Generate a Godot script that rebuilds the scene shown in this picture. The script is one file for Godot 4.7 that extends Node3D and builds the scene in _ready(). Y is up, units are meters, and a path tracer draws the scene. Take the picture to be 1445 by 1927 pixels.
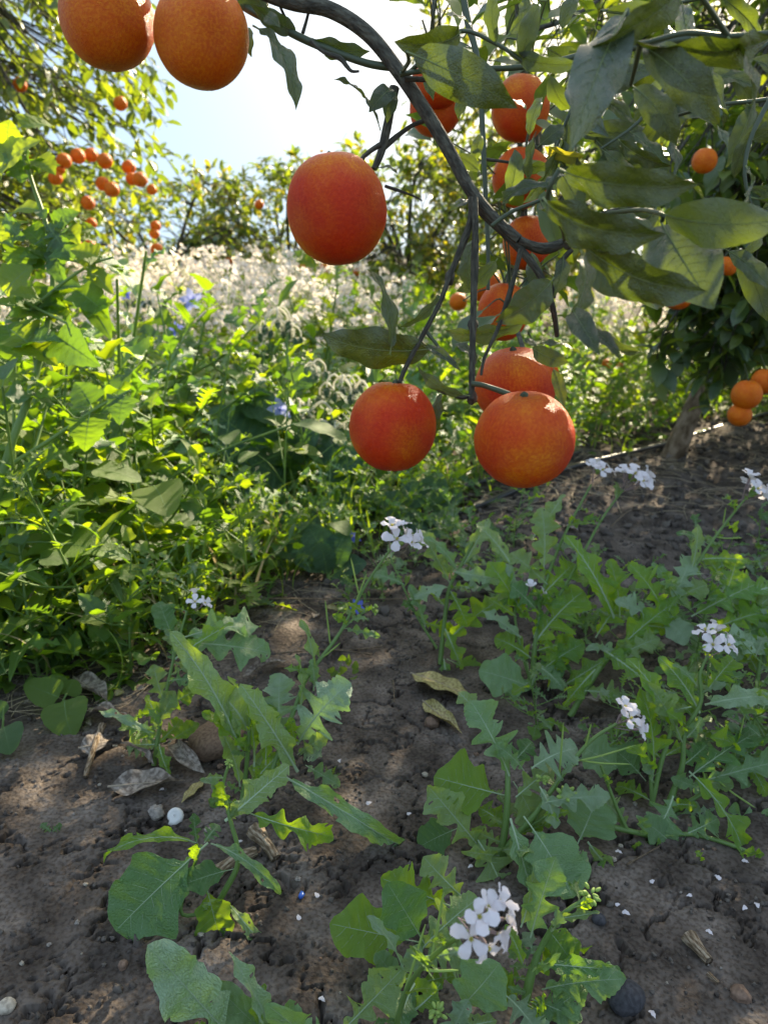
extends Node3D
# An orange grove seen from low down: a fruiting branch hangs over cracked soil, wild rocket and a field of white blossom.

const IMG_W := 1445.0
const IMG_H := 1927.0
const EYE := Vector3(0, 0.65, 0)
const PITCH := 18.4
const FOV := 67.0
var focal := 0.5 * IMG_H / tan(deg_to_rad(FOV * 0.5))
var cam_basis := Basis(Vector3.RIGHT, deg_to_rad(-PITCH))
var rng := RandomNumberGenerator.new()
var counts := {}
var meshes := {}
var M := {}
var soil_low := FastNoiseLite.new()
var soil_mid := FastNoiseLite.new()
var soil_fine := FastNoiseLite.new()
var crack_big := FastNoiseLite.new()
var crack_small := FastNoiseLite.new()
var crack_warp := FastNoiseLite.new()

func _ready() -> void:
	rng.seed = 20240
	# ---- camera ----
	var cam := Camera3D.new()
	cam.name = "camera"
	cam.position = EYE
	cam.basis = cam_basis
	cam.fov = FOV
	cam.near = 0.02
	cam.far = 400.0
	var lens := CameraAttributesPhysical.new()
	lens.frustum_focal_length = 6.9
	lens.exposure_aperture = 2.3
	lens.frustum_focus_distance = 0.72
	lens.exposure_multiplier = 1.0
	add_child(cam)
	# a physical lens sets its own field of view, so it is attached after the numbers above and the view is set again
	cam.attributes = lens
	cam.fov = FOV
	# ---- sky, exposure ----
	var env := Environment.new()
	env.background_mode = Environment.BG_SKY
	var sky := Sky.new()
	var sm := ProceduralSkyMaterial.new()
	sm.sky_top_color = lin(0.25, 0.34, 0.47)
	sm.sky_horizon_color = lin(0.315, 0.405, 0.485)
	sm.sky_curve = 0.12
	sm.sky_energy_multiplier = 1.0
	sm.ground_bottom_color = Color(0.32, 0.3, 0.22)
	sm.ground_horizon_color = Color(0.5, 0.5, 0.42)
	sm.sun_angle_max = 60.0
	sm.sun_curve = 0.5
	sky.sky_material = sm
	env.sky = sky
	env.background_energy_multiplier = 0.82
	env.tonemap_mode = Environment.TONE_MAPPER_LINEAR
	env.tonemap_exposure = 3.15
	env.sdfgi_enabled = true
	env.ssao_enabled = true
	env.ssil_enabled = true
	var we := WorldEnvironment.new()
	we.name = "world"
	we.environment = env
	add_child(we)
	# ---- the sun, low ahead and to the right ----
	var sun := DirectionalLight3D.new()
	sun.name = "sun"
	sun.light_energy = 1.6
	sun.light_color = Color(1.0, 0.93, 0.8)
	sun.light_angular_distance = 0.53
	sun.shadow_enabled = true
	var az := deg_to_rad(28.0)
	var el := deg_to_rad(29.0)
	var to_sun := Vector3(sin(az) * cos(el), sin(el), -cos(az) * cos(el))
	sun.basis = Basis.looking_at(-to_sun, Vector3.UP)
	add_child(sun)
	# ---- the place ----
	make_materials()
	make_noises()
	build_ground()
	build_trees()
	build_branch()
	build_branch_fruit()
	build_hero_plants()
	build_tall_weed()
	build_borage()
	build_thicket()
	build_blossom_field()
	build_litter()

# ------------------------------------------------------------------ small helpers
func numbered(called: String) -> String:
	var n: int = counts.get(called, 0)
	counts[called] = n + 1
	return called if n == 0 else "%s_%03d" % [called, n]

func put(o: Node3D, called: String, parent: Node3D = null) -> Node3D:
	if parent == null:
		o.name = numbered(called)
		add_child(o)
		return o
	var key := "n_" + called
	var n: int = parent.get_meta(key, 0)
	parent.set_meta(key, n + 1)
	o.name = called if n == 0 else "%s_%03d" % [called, n]
	parent.add_child(o)
	return o

func tag(o: Node3D, label: String, category: String, group := "") -> Node3D:
	o.set_meta("label", label)
	o.set_meta("category", category)
	if group != "":
		o.set_meta("group", group)
	return o

func thing(called: String, label: String, category: String, at := Vector3.ZERO, group := "") -> Node3D:
	var o := Node3D.new()
	o.position = at
	put(o, called)
	return tag(o, label, category, group)

func solid(mesh: Mesh, mat: Material, called: String, parent: Node3D = null) -> MeshInstance3D:
	var o := MeshInstance3D.new()
	o.mesh = mesh
	if mat != null:
		for i in mesh.get_surface_count():
			o.set_surface_override_material(i, mat)
	put(o, called, parent)
	return o

func lin(r: float, g: float, b: float) -> Color:
	return Color(r, g, b).linear_to_srgb()

func ray(px: float, py: float) -> Vector3:
	return cam_basis * Vector3((px - IMG_W * 0.5) / focal, -(py - IMG_H * 0.5) / focal, -1.0)

func at(px: float, py: float, depth: float) -> Vector3:
	return EYE + ray(px, py) * depth

func on_ground(px: float, py: float, y := 0.0) -> Vector3:
	var r := ray(px, py)
	return EYE + r * ((y - EYE.y) / r.y)

func ground_depth(px: float, py: float) -> float:
	var r := ray(px, py)
	return -EYE.y / r.y

func seen(p: Vector3) -> Vector3:
	var q := cam_basis.inverse() * (p - EYE)
	return Vector3(IMG_W * 0.5 - q.x / q.z * focal, IMG_H * 0.5 + q.y / q.z * focal, -q.z)

func rnd(a: float, b: float) -> float:
	return rng.randf_range(a, b)

func frame_of(z: Vector3, hint: Vector3, roll := 0.0) -> Basis:
	z = z.normalized()
	var y := hint - z * hint.dot(z)
	if y.length() < 0.05:
		y = Vector3(0.3, 0.2, 1.0)
		y -= z * y.dot(z)
	y = y.normalized()
	if roll != 0.0:
		y = y.rotated(z, roll)
	return Basis(y.cross(z).normalized(), y, z)

func curve(pts: Array, k := 5) -> PackedVector3Array:
	var out := PackedVector3Array()
	var n := pts.size()
	for i in n - 1:
		var p0: Vector3 = pts[maxi(i - 1, 0)]
		var p1: Vector3 = pts[i]
		var p2: Vector3 = pts[i + 1]
		var p3: Vector3 = pts[mini(i + 2, n - 1)]
		for j in k:
			out.append(p1.cubic_interpolate(p2, p0, p3, float(j) / k))
	out.append(pts[n - 1])
	return out

# ------------------------------------------------------------------ a mesh under construction
class Buf:
	var v := PackedVector3Array()
	var n := PackedVector3Array()
	var uv := PackedVector2Array()
	var c := PackedColorArray()
	var idx := PackedInt32Array()
	func tube(p: PackedVector3Array, r: Array, sides := 6, bumps := 0.0, sd := 0) -> void:
		# r: [start, end] radius, or one radius per point
		var count := p.size()
		var x := Vector3.ZERO
		var from := v.size()
		var run := 0.0
		for i in count:
			var t: Vector3 = (p[mini(i + 1, count - 1)] - p[maxi(i - 1, 0)]).normalized()
			if x == Vector3.ZERO:
				x = t.cross(Vector3.UP if absf(t.y) < 0.9 else Vector3.RIGHT).normalized()
			x = (x - t * x.dot(t)).normalized()
			var y := t.cross(x)
			var f := float(i) / (count - 1)
			var rad: float = r[i] if r.size() == count and count != 2 else lerpf(r[0], r[1], f)
			if i > 0:
				run += p[i].distance_to(p[i - 1])
			for k in sides + 1:
				var a := TAU * k / sides
				var d := x * cos(a) + y * sin(a)
				var rr := rad
				if bumps > 0.0:
					rr *= 1.0 + bumps * sin(run * 61.0 + sd + 2.0 * sin(run * 23.0)) * sin(2.0 * a + run * 17.0 + sd) + bumps * 0.7 * sin(run * 83.0 + sd * 2.0 + 3.0 * sin(run * 31.0))
				v.append(p[i] + d * rr)
				n.append(d)
				uv.append(Vector2(float(k) / sides * 0.03, run))
		for i in count - 1:
			for k in sides:
				var a := from + i * (sides + 1) + k
				var b := a + sides + 1
				idx.append_array([a, b, a + 1, a + 1, b, b + 1])
		cap(p[0], from, sides, -(p[1] - p[0]).normalized())
		cap(p[count - 1], from + (count - 1) * (sides + 1), sides, (p[count - 1] - p[count - 2]).normalized())
	func cap(centre: Vector3, first: int, sides: int, d: Vector3) -> void:
		var m := v.size()
		v.append(centre)
		n.append(d)
		uv.append(Vector2.ZERO)
		for k in sides:
			idx.append_array([m, first + k, first + k + 1])
	func grid(rows: int, cols: int, points: PackedVector3Array, uvs := PackedVector2Array(), wrap := false, holes := PackedInt32Array()) -> void:
		var from := v.size()
		var nor := PackedVector3Array()
		nor.resize(points.size())
		for i in rows - 1:
			for j in cols - 1:
				var a := i * cols + j
				var b := a + cols
				var na := (points[b] - points[a]).cross(points[a + 1] - points[a])
				var nb := (points[b + 1] - points[b]).cross(points[a + 1] - points[b])
				nor[a] += na
				nor[b] += na + nb
				nor[a + 1] += na + nb
				nor[b + 1] += nb
				if not holes.has(a):
					idx.append_array([from + a, from + b, from + a + 1, from + a + 1, from + b, from + b + 1])
		if wrap:
			for i in rows:
				var both := nor[i * cols] + nor[i * cols + cols - 1]
				nor[i * cols] = both
				nor[i * cols + cols - 1] = both
			for i in [0, rows - 1]:
				var sum := Vector3.ZERO
				for j in cols:
					sum += nor[i * cols + j]
				for j in cols:
					nor[i * cols + j] = sum
		for k in points.size():
			nor[k] = nor[k].normalized() if nor[k].length_squared() > 1e-20 else Vector3.UP
		v.append_array(points)
		n.append_array(nor)
		if uvs.size() == points.size():
			uv.append_array(uvs)
		else:
			for k in points.size():
				uv.append(Vector2(points[k].x, points[k].z))
	func add(other: ArrayMesh, s: int, t: Transform3D) -> void:
		var a := other.surface_get_arrays(s)
		var from := v.size()
		for p in a[Mesh.ARRAY_VERTEX]:
			v.append(t * p)
		for q in a[Mesh.ARRAY_NORMAL]:
			n.append((t.basis * q).normalized())
		uv.append_array(a[Mesh.ARRAY_TEX_UV])
		for i in a[Mesh.ARRAY_INDEX]:
			idx.append(from + i)
	func commit(into: ArrayMesh = null) -> ArrayMesh:
		for i in range(0, idx.size(), 3):  # front faces run clockwise
			var p := v[idx[i]]
			if (v[idx[i + 1]] - p).cross(v[idx[i + 2]] - p).dot(n[idx[i]] + n[idx[i + 1]] + n[idx[i + 2]]) > 0.0:
				var keep := idx[i + 1]
				idx[i + 1] = idx[i + 2]
				idx[i + 2] = keep
		var m := into if into != null else ArrayMesh.new()
		var a := []
		a.resize(Mesh.ARRAY_MAX)
		a[Mesh.ARRAY_VERTEX] = v
		a[Mesh.ARRAY_NORMAL] = n
		a[Mesh.ARRAY_TEX_UV] = uv
		if c.size() == v.size():
			a[Mesh.ARRAY_COLOR] = c
		a[Mesh.ARRAY_INDEX] = idx
		m.add_surface_from_arrays(Mesh.PRIMITIVE_TRIANGLES, a)
		return m

func blob(size: Vector3, seed_at: float, rough: float, seg := 9, rings := 7, freq := 1.6) -> ArrayMesh:
	var pts := PackedVector3Array()
	var nz := FastNoiseLite.new()
	nz.seed = int(seed_at * 131.0)
	nz.frequency = freq * 0.5
	for i in rings + 1:
		var a := PI * i / rings
		for j in seg + 1:
			var b := TAU * (j % seg) / seg
			var d := Vector3(sin(a) * cos(b), cos(a), sin(a) * sin(b))
			pts.append(d * size * (1.0 + rough * nz.get_noise_3dv(d * 1.5) + rough * 0.4 * nz.get_noise_3dv(d * 5.0)))
	var bf := Buf.new()
	bf.grid(rings + 1, seg + 1, pts, PackedVector2Array(), true)
	for k in bf.n.size():
		if bf.n[k].dot(bf.v[k]) < 0:
			bf.n[k] = -bf.n[k]
	return bf.commit()

# ------------------------------------------------------------------ materials
func plain(alb: Color, rough := 0.8, spec := 0.5) -> StandardMaterial3D:
	var m := StandardMaterial3D.new()
	m.albedo_color = alb
	m.roughness = rough
	m.metallic_specular = spec
	m.cull_mode = BaseMaterial3D.CULL_DISABLED
	return m

func leafy(alb: Color, through: Color, amount: float, rough: float, spec := 0.5, bump: Texture2D = null, bump_cm := 0.05, scale := 1.0) -> StandardMaterial3D:
	# through: linear tint of the light that passes, amount: how much of it passes
	var m := plain(alb, rough, spec)
	m.backlight_enabled = true
	var top := maxf(through.r, maxf(through.g, through.b))
	var b := through * (2.0 * amount / top)
	b.a = 1.0
	m.backlight = b.linear_to_srgb()
	if bump != null:
		m.heightmap_enabled = true
		m.heightmap_texture = bump
		m.heightmap_scale = bump_cm
		m.uv1_scale = Vector3.ONE * scale
	return m

func leafy_veined(dark: Color, mid: Color, vein: Color, through: Color, amount: float, rough: float, sd: int, bump: Texture2D, bump_cm: float, scale: float) -> StandardMaterial3D:
	# the same, with the fine net of veins and the mottling of the blade in its colour (linear colours, meant for light that is split between the two faces)
	var m := leafy(Color.WHITE, through, amount, rough, 0.7, bump, bump_cm, scale)
	m.albedo_texture = noise_tex(512, 0.022, FastNoiseLite.TYPE_CELLULAR, 1, sd, ramp([[0.0, vein.linear_to_srgb()], [0.1, mid.lerp(vein, 0.3).linear_to_srgb()], [0.22, mid.linear_to_srgb()], [1.0, mid.lerp(dark, 0.35).linear_to_srgb()]]), FastNoiseLite.RETURN_DISTANCE2_SUB)
	var mott := Color(dark.r / mid.r, dark.g / mid.g, dark.b / mid.b)
	m.detail_enabled = true
	m.detail_blend_mode = BaseMaterial3D.BLEND_MODE_MUL
	m.detail_uv_layer = BaseMaterial3D.DETAIL_UV_1
	m.detail_albedo = noise_tex(512, 0.006, FastNoiseLite.TYPE_SIMPLEX_SMOOTH, 6, sd + 1, ramp([[0.25, mott.linear_to_srgb()], [0.5, Color(0.94, 0.95, 0.94)], [0.7, Color.WHITE], [0.78, Color(1.0, 1.0, 1.0)]]))
	return m

func noise_tex(size: int, freq: float, kind: int, octaves: int, sd: int, ramp: Gradient = null, cell_return := FastNoiseLite.RETURN_DISTANCE) -> NoiseTexture2D:
	var nz := FastNoiseLite.new()
	nz.noise_type = kind
	nz.frequency = freq
	nz.fractal_octaves = octaves
	if octaves == 1:
		nz.fractal_type = FastNoiseLite.FRACTAL_NONE
	nz.cellular_return_type = cell_return
	nz.seed = sd
	var t := NoiseTexture2D.new()
	t.width = size
	t.height = size
	t.seamless = true
	t.noise = nz
	if ramp != null:
		t.color_ramp = ramp
	return t

func ramp(stops: Array) -> Gradient:
	var g := Gradient.new()
	var o := PackedFloat32Array()
	var c := PackedColorArray()
	for s in stops:
		o.append(s[0])
		c.append(s[1])
	g.offsets = o
	g.colors = c
	return g

func make_materials() -> void:
	var pucker := noise_tex(512, 0.02, FastNoiseLite.TYPE_SIMPLEX_SMOOTH, 4, 5)
	var leather := noise_tex(512, 0.03, FastNoiseLite.TYPE_SIMPLEX_SMOOTH, 5, 9)
	# citrus foliage, from old dark leaves to young yellow ones
	M.citrus = [
		leafy(lin(0.045, 0.075, 0.02), Color(0.62, 0.9, 0.03), 0.13, 0.34, 0.55, leather, 0.03, 6.0),
		leafy(lin(0.06, 0.095, 0.022), Color(0.68, 0.92, 0.03), 0.16, 0.36, 0.55, leather, 0.03, 6.0),
		leafy(lin(0.035, 0.065, 0.024), Color(0.5, 0.85, 0.03), 0.1, 0.3, 0.6, leather, 0.03, 6.0),
		leafy(lin(0.085, 0.12, 0.02), Color(0.8, 0.95, 0.03), 0.22, 0.4, 0.5, leather, 0.03, 6.0),
		leafy(lin(0.15, 0.14, 0.02), Color(0.98, 0.86, 0.04), 0.26, 0.45, 0.5, leather, 0.03, 6.0),
	]
	M.citrus_near = [
		leafy(lin(0.034, 0.058, 0.012), Color(0.75, 1.0, 0.05), 0.1, 0.2, 0.72, leather, 0.06, 4.0),
		leafy_veined(Color(0.072, 0.096, 0.018), Color(0.098, 0.122, 0.024), Color(0.115, 0.14, 0.03), Color(0.9, 1.0, 0.16), 0.38, 0.2, 104, leather, 0.05, 3.0),
		leafy(lin(0.026, 0.048, 0.018), Color(0.7, 1.0, 0.06), 0.06, 0.18, 0.75, leather, 0.06, 4.0),
		leafy_veined(Color(0.18, 0.21, 0.04), Color(0.22, 0.25, 0.05), Color(0.24, 0.27, 0.06), Color(0.95, 1.0, 0.15), 0.5, 0.36, 110, leather, 0.05, 3.0),
		leafy(lin(0.15, 0.14, 0.02), Color(0.98, 0.86, 0.04), 0.26, 0.45, 0.5, leather, 0.03, 6.0),
	]
	M.citrus_vein = plain(lin(0.16, 0.2, 0.06), 0.5)
	# wild rocket and the other weeds
	M.rocket = [
		leafy(lin(0.150, 0.258, 0.106), Color(0.58, 0.98, 0.04), 0.19, 0.4, 0.6, pucker, 0.16, 4.0),
		leafy(lin(0.102, 0.210, 0.039), Color(0.62, 1.0, 0.018), 0.27, 0.42, 0.55, pucker, 0.14, 4.0),
		leafy(lin(0.240, 0.342, 0.196), Color(0.56, 0.96, 0.06), 0.17, 0.36, 0.65, pucker, 0.2, 4.0),
		leafy(lin(0.114, 0.228, 0.025), Color(0.68, 1.0, 0.012), 0.36, 0.42, 0.55, pucker, 0.14, 4.0),
		leafy(lin(0.072, 0.162, 0.045), Color(0.5, 0.95, 0.03), 0.16, 0.38, 0.6, pucker, 0.16, 4.0),
		leafy(lin(0.180, 0.270, 0.090), Color(0.7, 1.0, 0.04), 0.22, 0.4, 0.6, pucker, 0.16, 4.0),
	]
	M.rocket_vein = leafy(lin(0.34, 0.43, 0.26), Color(0.8, 1.0, 0.3), 0.12, 0.55)
	M.stem = leafy(lin(0.12, 0.2, 0.05), Color(0.65, 0.9, 0.06), 0.12, 0.5)
	M.stem_brown = plain(lin(0.13, 0.12, 0.06), 0.6)
	M.weed = [
		leafy(lin(0.055, 0.11, 0.018), Color(0.58, 0.95, 0.015), 0.24, 0.5, 0.4, pucker, 0.08, 5.0),
		leafy(lin(0.075, 0.13, 0.022), Color(0.66, 1.0, 0.015), 0.28, 0.5, 0.45, pucker, 0.08, 5.0),
		leafy(lin(0.042, 0.095, 0.028), Color(0.5, 0.92, 0.02), 0.16, 0.42, 0.55, pucker, 0.1, 5.0),
		leafy(lin(0.1, 0.15, 0.022), Color(0.78, 1.0, 0.015), 0.32, 0.5, 0.4, pucker, 0.08, 5.0),
	]
	M.weed_vein = leafy(lin(0.16, 0.26, 0.08), Color(0.7, 1.0, 0.1), 0.15, 0.5)
	M.borage = [
		leafy(lin(0.06, 0.13, 0.075), Color(0.4, 0.85, 0.05), 0.1, 0.5, 0.5, pucker, 0.16, 16.0),
		leafy(lin(0.075, 0.145, 0.07), Color(0.45, 0.9, 0.05), 0.12, 0.5, 0.5, pucker, 0.16, 16.0),
	]
	M.grass = [leafy(lin(0.12, 0.19, 0.03), Color(0.75, 1.0, 0.03), 0.25, 0.5), leafy(lin(0.32, 0.25, 0.12), Color(1.0, 0.8, 0.4), 0.15, 0.6)]
	M.petal = leafy(lin(0.74, 0.68, 0.69), Color(1.0, 0.94, 0.97), 0.26, 0.6, 0.3)
	M.blossom = leafy(lin(0.88, 0.8, 0.73), Color(1.0, 0.92, 0.83), 0.42, 0.6, 0.3)
	M.calyx = leafy(lin(0.28, 0.2, 0.2), Color(0.8, 0.7, 0.4), 0.15, 0.6)
	M.bud = leafy(lin(0.25, 0.36, 0.08), Color(0.8, 1.0, 0.15), 0.15, 0.6)
	M.stamen = leafy(lin(0.6, 0.55, 0.12), Color(1.0, 0.9, 0.2), 0.15, 0.6)
	M.blue = leafy(lin(0.1, 0.13, 0.6), Color(0.35, 0.4, 1.0), 0.35, 0.6)
	M.pale_blue = leafy(lin(0.35, 0.38, 0.75), Color(0.6, 0.65, 1.0), 0.35, 0.6)
	M.yellow = leafy(lin(0.8, 0.48, 0.02), Color(1.0, 0.7, 0.03), 0.3, 0.6)
	M.fuzz = leafy(lin(0.55, 0.55, 0.48), Color(1.0, 0.97, 0.85), 0.45, 0.6)
	M.green_twig = plain(lin(0.055, 0.075, 0.035), 0.5)
	# bark
	var bark := plain(Color.WHITE, 0.85, 0.3)
	bark.albedo_texture = noise_tex(512, 0.025, FastNoiseLite.TYPE_SIMPLEX_SMOOTH, 5, 31, ramp([[0.2, lin(0.05, 0.047, 0.036)], [0.5, lin(0.085, 0.08, 0.06)], [0.75, lin(0.12, 0.115, 0.085)]]))
	bark.heightmap_enabled = true
	bark.heightmap_texture = noise_tex(512, 0.05, FastNoiseLite.TYPE_SIMPLEX_SMOOTH, 4, 33)
	bark.heightmap_scale = 0.11
	bark.uv1_scale = Vector3(14, 5, 1)
	M.bark = bark
	var trunk := bark.duplicate()
	trunk.albedo_texture = noise_tex(512, 0.02, FastNoiseLite.TYPE_SIMPLEX_SMOOTH, 5, 35, ramp([[0.2, lin(0.11, 0.075, 0.045)], [0.5, lin(0.2, 0.145, 0.09)], [0.75, lin(0.29, 0.22, 0.15)]]))
	trunk.uv1_scale = Vector3(20, 1.6, 1)
	trunk.heightmap_scale = 0.25
	M.trunk = trunk
	# orange peel: mottling and pores in the texture, the blush of each fruit in its vertex colours
	var peel := plain(Color.WHITE, 0.36, 0.33)
	peel.vertex_color_use_as_albedo = true
	peel.albedo_texture = noise_tex(1024, 0.012, FastNoiseLite.TYPE_SIMPLEX_SMOOTH, 5, 41, ramp([[0.25, lin(0.84, 0.45, 0.6)], [0.5, lin(0.92, 0.6, 0.75)], [0.6, lin(0.97, 0.85, 0.9)], [0.7, lin(1.0, 1.0, 1.0)]]))
	peel.uv1_triplanar = true
	peel.uv1_scale = Vector3.ONE * 26.0
	peel.heightmap_enabled = true
	peel.heightmap_texture = noise_tex(1024, 0.055, FastNoiseLite.TYPE_CELLULAR, 1, 43)
	peel.heightmap_scale = 0.1
	peel.subsurf_scatter_enabled = true
	peel.subsurf_scatter_strength = 0.12
	M.peel = peel
	M.far_peel = plain(lin(0.78, 0.2, 0.015), 0.4)
	# soil
	var soil := plain(Color.WHITE, 0.95, 0.25)
	soil.albedo_texture = noise_tex(1024, 0.008, FastNoiseLite.TYPE_SIMPLEX_SMOOTH, 6, 51, ramp([[0.2, lin(0.064, 0.051, 0.041)], [0.45, lin(0.103, 0.083, 0.068)], [0.65, lin(0.137, 0.111, 0.091)], [0.85, lin(0.2, 0.165, 0.138)]]))
	soil.uv1_scale = Vector3(1.4, 1.4, 1)
	soil.heightmap_enabled = true
	soil.heightmap_texture = noise_tex(2048, 0.035, FastNoiseLite.TYPE_SIMPLEX_SMOOTH, 6, 53)
	soil.heightmap_scale = 0.2
	soil.detail_enabled = true
	soil.detail_blend_mode = BaseMaterial3D.BLEND_MODE_MUL
	soil.detail_uv_layer = BaseMaterial3D.DETAIL_UV_1
	soil.detail_albedo = noise_tex(1024, 0.09, FastNoiseLite.TYPE_SIMPLEX, 4, 55, ramp([[0.2, Color(0.78, 0.76, 0.74)], [0.5, Color(0.95, 0.95, 0.95)], [0.72, Color(1, 1, 1)], [0.8, Color(1, 1, 1)]]))
	M.soil = soil
	M.clod = [plain(lin(0.095, 0.079, 0.066), 0.95, 0.2), plain(lin(0.13, 0.11, 0.092), 0.95, 0.2), plain(lin(0.068, 0.056, 0.047), 0.95, 0.2)]
	var dry := leafy(Color.WHITE, Color(0.9, 0.7, 0.45), 0.12, 0.8, 0.25)
	dry.albedo_texture = noise_tex(256, 0.03, FastNoiseLite.TYPE_SIMPLEX_SMOOTH, 5, 61, ramp([[0.3, lin(0.13, 0.105, 0.085)], [0.55, lin(0.25, 0.21, 0.17)], [0.75, lin(0.34, 0.29, 0.245)]]))
	dry.uv1_scale = Vector3(1.2, 1.2, 1)
	M.dry = dry
	M.dry_vein = plain(lin(0.3, 0.24, 0.17), 0.8)
	var olive := leafy(Color.WHITE, Color(0.95, 0.75, 0.2), 0.1, 0.5)
	olive.albedo_texture = noise_tex(256, 0.02, FastNoiseLite.TYPE_SIMPLEX_SMOOTH, 4, 63, ramp([[0.35, lin(0.2, 0.14, 0.05)], [0.55, lin(0.3, 0.27, 0.09)], [0.7, lin(0.38, 0.32, 0.13)]]))
	olive.uv1_scale = Vector3(3, 3, 1)
	M.olive_leaf = olive
	var wood := plain(Color.WHITE, 0.9, 0.2)
	wood.albedo_texture = noise_tex(256, 0.04, FastNoiseLite.TYPE_SIMPLEX_SMOOTH, 5, 65, ramp([[0.3, lin(0.13, 0.09, 0.055)], [0.55, lin(0.27, 0.2, 0.13)], [0.75, lin(0.4, 0.32, 0.23)]]))
	wood.uv1_scale = Vector3(30, 6, 1)
	wood.heightmap_enabled = true
	wood.heightmap_texture = leather
	wood.heightmap_scale = 0.2
	M.wood = wood
	M.stone = [stone_mat(0.3, 0.26, 0.22, 71), stone_mat(0.42, 0.36, 0.28, 72), stone_mat(0.2, 0.13, 0.09, 73), stone_mat(0.06, 0.058, 0.062, 74)]
	M.shell = plain(lin(0.62, 0.6, 0.56), 0.5)
	M.plastic_blue = plain(lin(0.02, 0.09, 0.4), 0.3)
	M.hose = plain(lin(0.035, 0.034, 0.034), 0.35, 0.6)
	M.straw = plain(lin(0.34, 0.27, 0.17), 0.8)

func stone_mat(r: float, g: float, b: float, sd: int) -> StandardMaterial3D:
	var m := plain(Color.WHITE, 0.85, 0.3)
	m.albedo_texture = noise_tex(256, 0.03, FastNoiseLite.TYPE_SIMPLEX_SMOOTH, 5, sd, ramp([[0.25, lin(r * 0.6, g * 0.6, b * 0.6)], [0.55, lin(r, g, b)], [0.8, lin(r * 1.25, g * 1.25, b * 1.25)]]))
	m.uv1_triplanar = true
	m.uv1_scale = Vector3.ONE * 22.0
	m.heightmap_enabled = true
	m.heightmap_texture = m.albedo_texture
	m.heightmap_scale = 0.12
	return m

# ------------------------------------------------------------------ the ground
func make_noises() -> void:
	for q in [[soil_low, 1.1, 3], [soil_mid, 9.0, 3], [soil_fine, 55.0, 3]]:
		var nz: FastNoiseLite = q[0]
		nz.noise_type = FastNoiseLite.TYPE_SIMPLEX_SMOOTH
		nz.frequency = q[1]
		nz.fractal_octaves = q[2]
	soil_mid.seed = 4
	soil_fine.seed = 5
	for q in [[crack_big, 6.0, 11], [crack_small, 16.0, 12]]:
		var nz: FastNoiseLite = q[0]
		nz.noise_type = FastNoiseLite.TYPE_CELLULAR
		nz.fractal_type = FastNoiseLite.FRACTAL_NONE
		nz.cellular_return_type = FastNoiseLite.RETURN_DISTANCE2_SUB
		nz.cellular_jitter = 1.0
		nz.frequency = q[1]
		nz.seed = q[2]
	crack_warp.noise_type = FastNoiseLite.TYPE_SIMPLEX_SMOOTH
	crack_warp.frequency = 22.0
	crack_warp.fractal_octaves = 2

func ground_y(x: float, z: float) -> float:
	return 0.05 * soil_low.get_noise_2d(x, z) * smoothstep(0.3, 2.5, absf(z)) + 0.0025 * soil_mid.get_noise_2d(x, z)

func ground_detail(x: float, z: float) -> float:
	var wx := x + 0.03 * crack_warp.get_noise_2d(x, z)
	var wz := z + 0.03 * crack_warp.get_noise_2d(x + 7.3, z - 4.1)
	var big := crack_big.get_noise_2d(wx, wz) + 1.0
	var keep := smoothstep(-0.25, 0.25, soil_mid.get_noise_2d(x * 0.35 + 5.0, z * 0.35))
	var dip := (1.0 - smoothstep(0.006, 0.02, big)) * (0.35 + 0.65 * keep) * 0.024
	var small := crack_small.get_noise_2d(wx, wz) + 1.0
	dip += (1.0 - smoothstep(0.018, 0.05, small)) * 0.009 * smoothstep(0.0, 0.3, soil_mid.get_noise_2d(x * 0.5 - 9.0, z * 0.5))
	var crumbs := soil_fine.get_noise_2d(x, z)
	var near := 1.0 - smoothstep(1.5, 2.4, -z)
	return near * (0.0008 * crumbs + 0.0035 * maxf(0.0, crumbs - 0.15) * smoothstep(-0.1, 0.3, soil_mid.get_noise_2d(x * 0.6 + 2.0, z * 0.6 + 3.0)) - dip) + (1.0 - near) * 0.02 * soil_mid.get_noise_2d(x * 1.3, z * 1.3)

func spaced(lo: float, hi: float, step: float, reach: float, grow: float) -> PackedFloat32Array:
	var below := []
	var s := step
	var x := lo
	while x > -reach:
		s *= grow
		x -= s
		below.push_front(x)
	var out := PackedFloat32Array(below)
	x = lo
	while x < hi:
		out.append(x)
		x += step
	s = step
	while x < reach:
		out.append(x)
		s *= grow
		x += s
	out.append(x)
	return out

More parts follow.
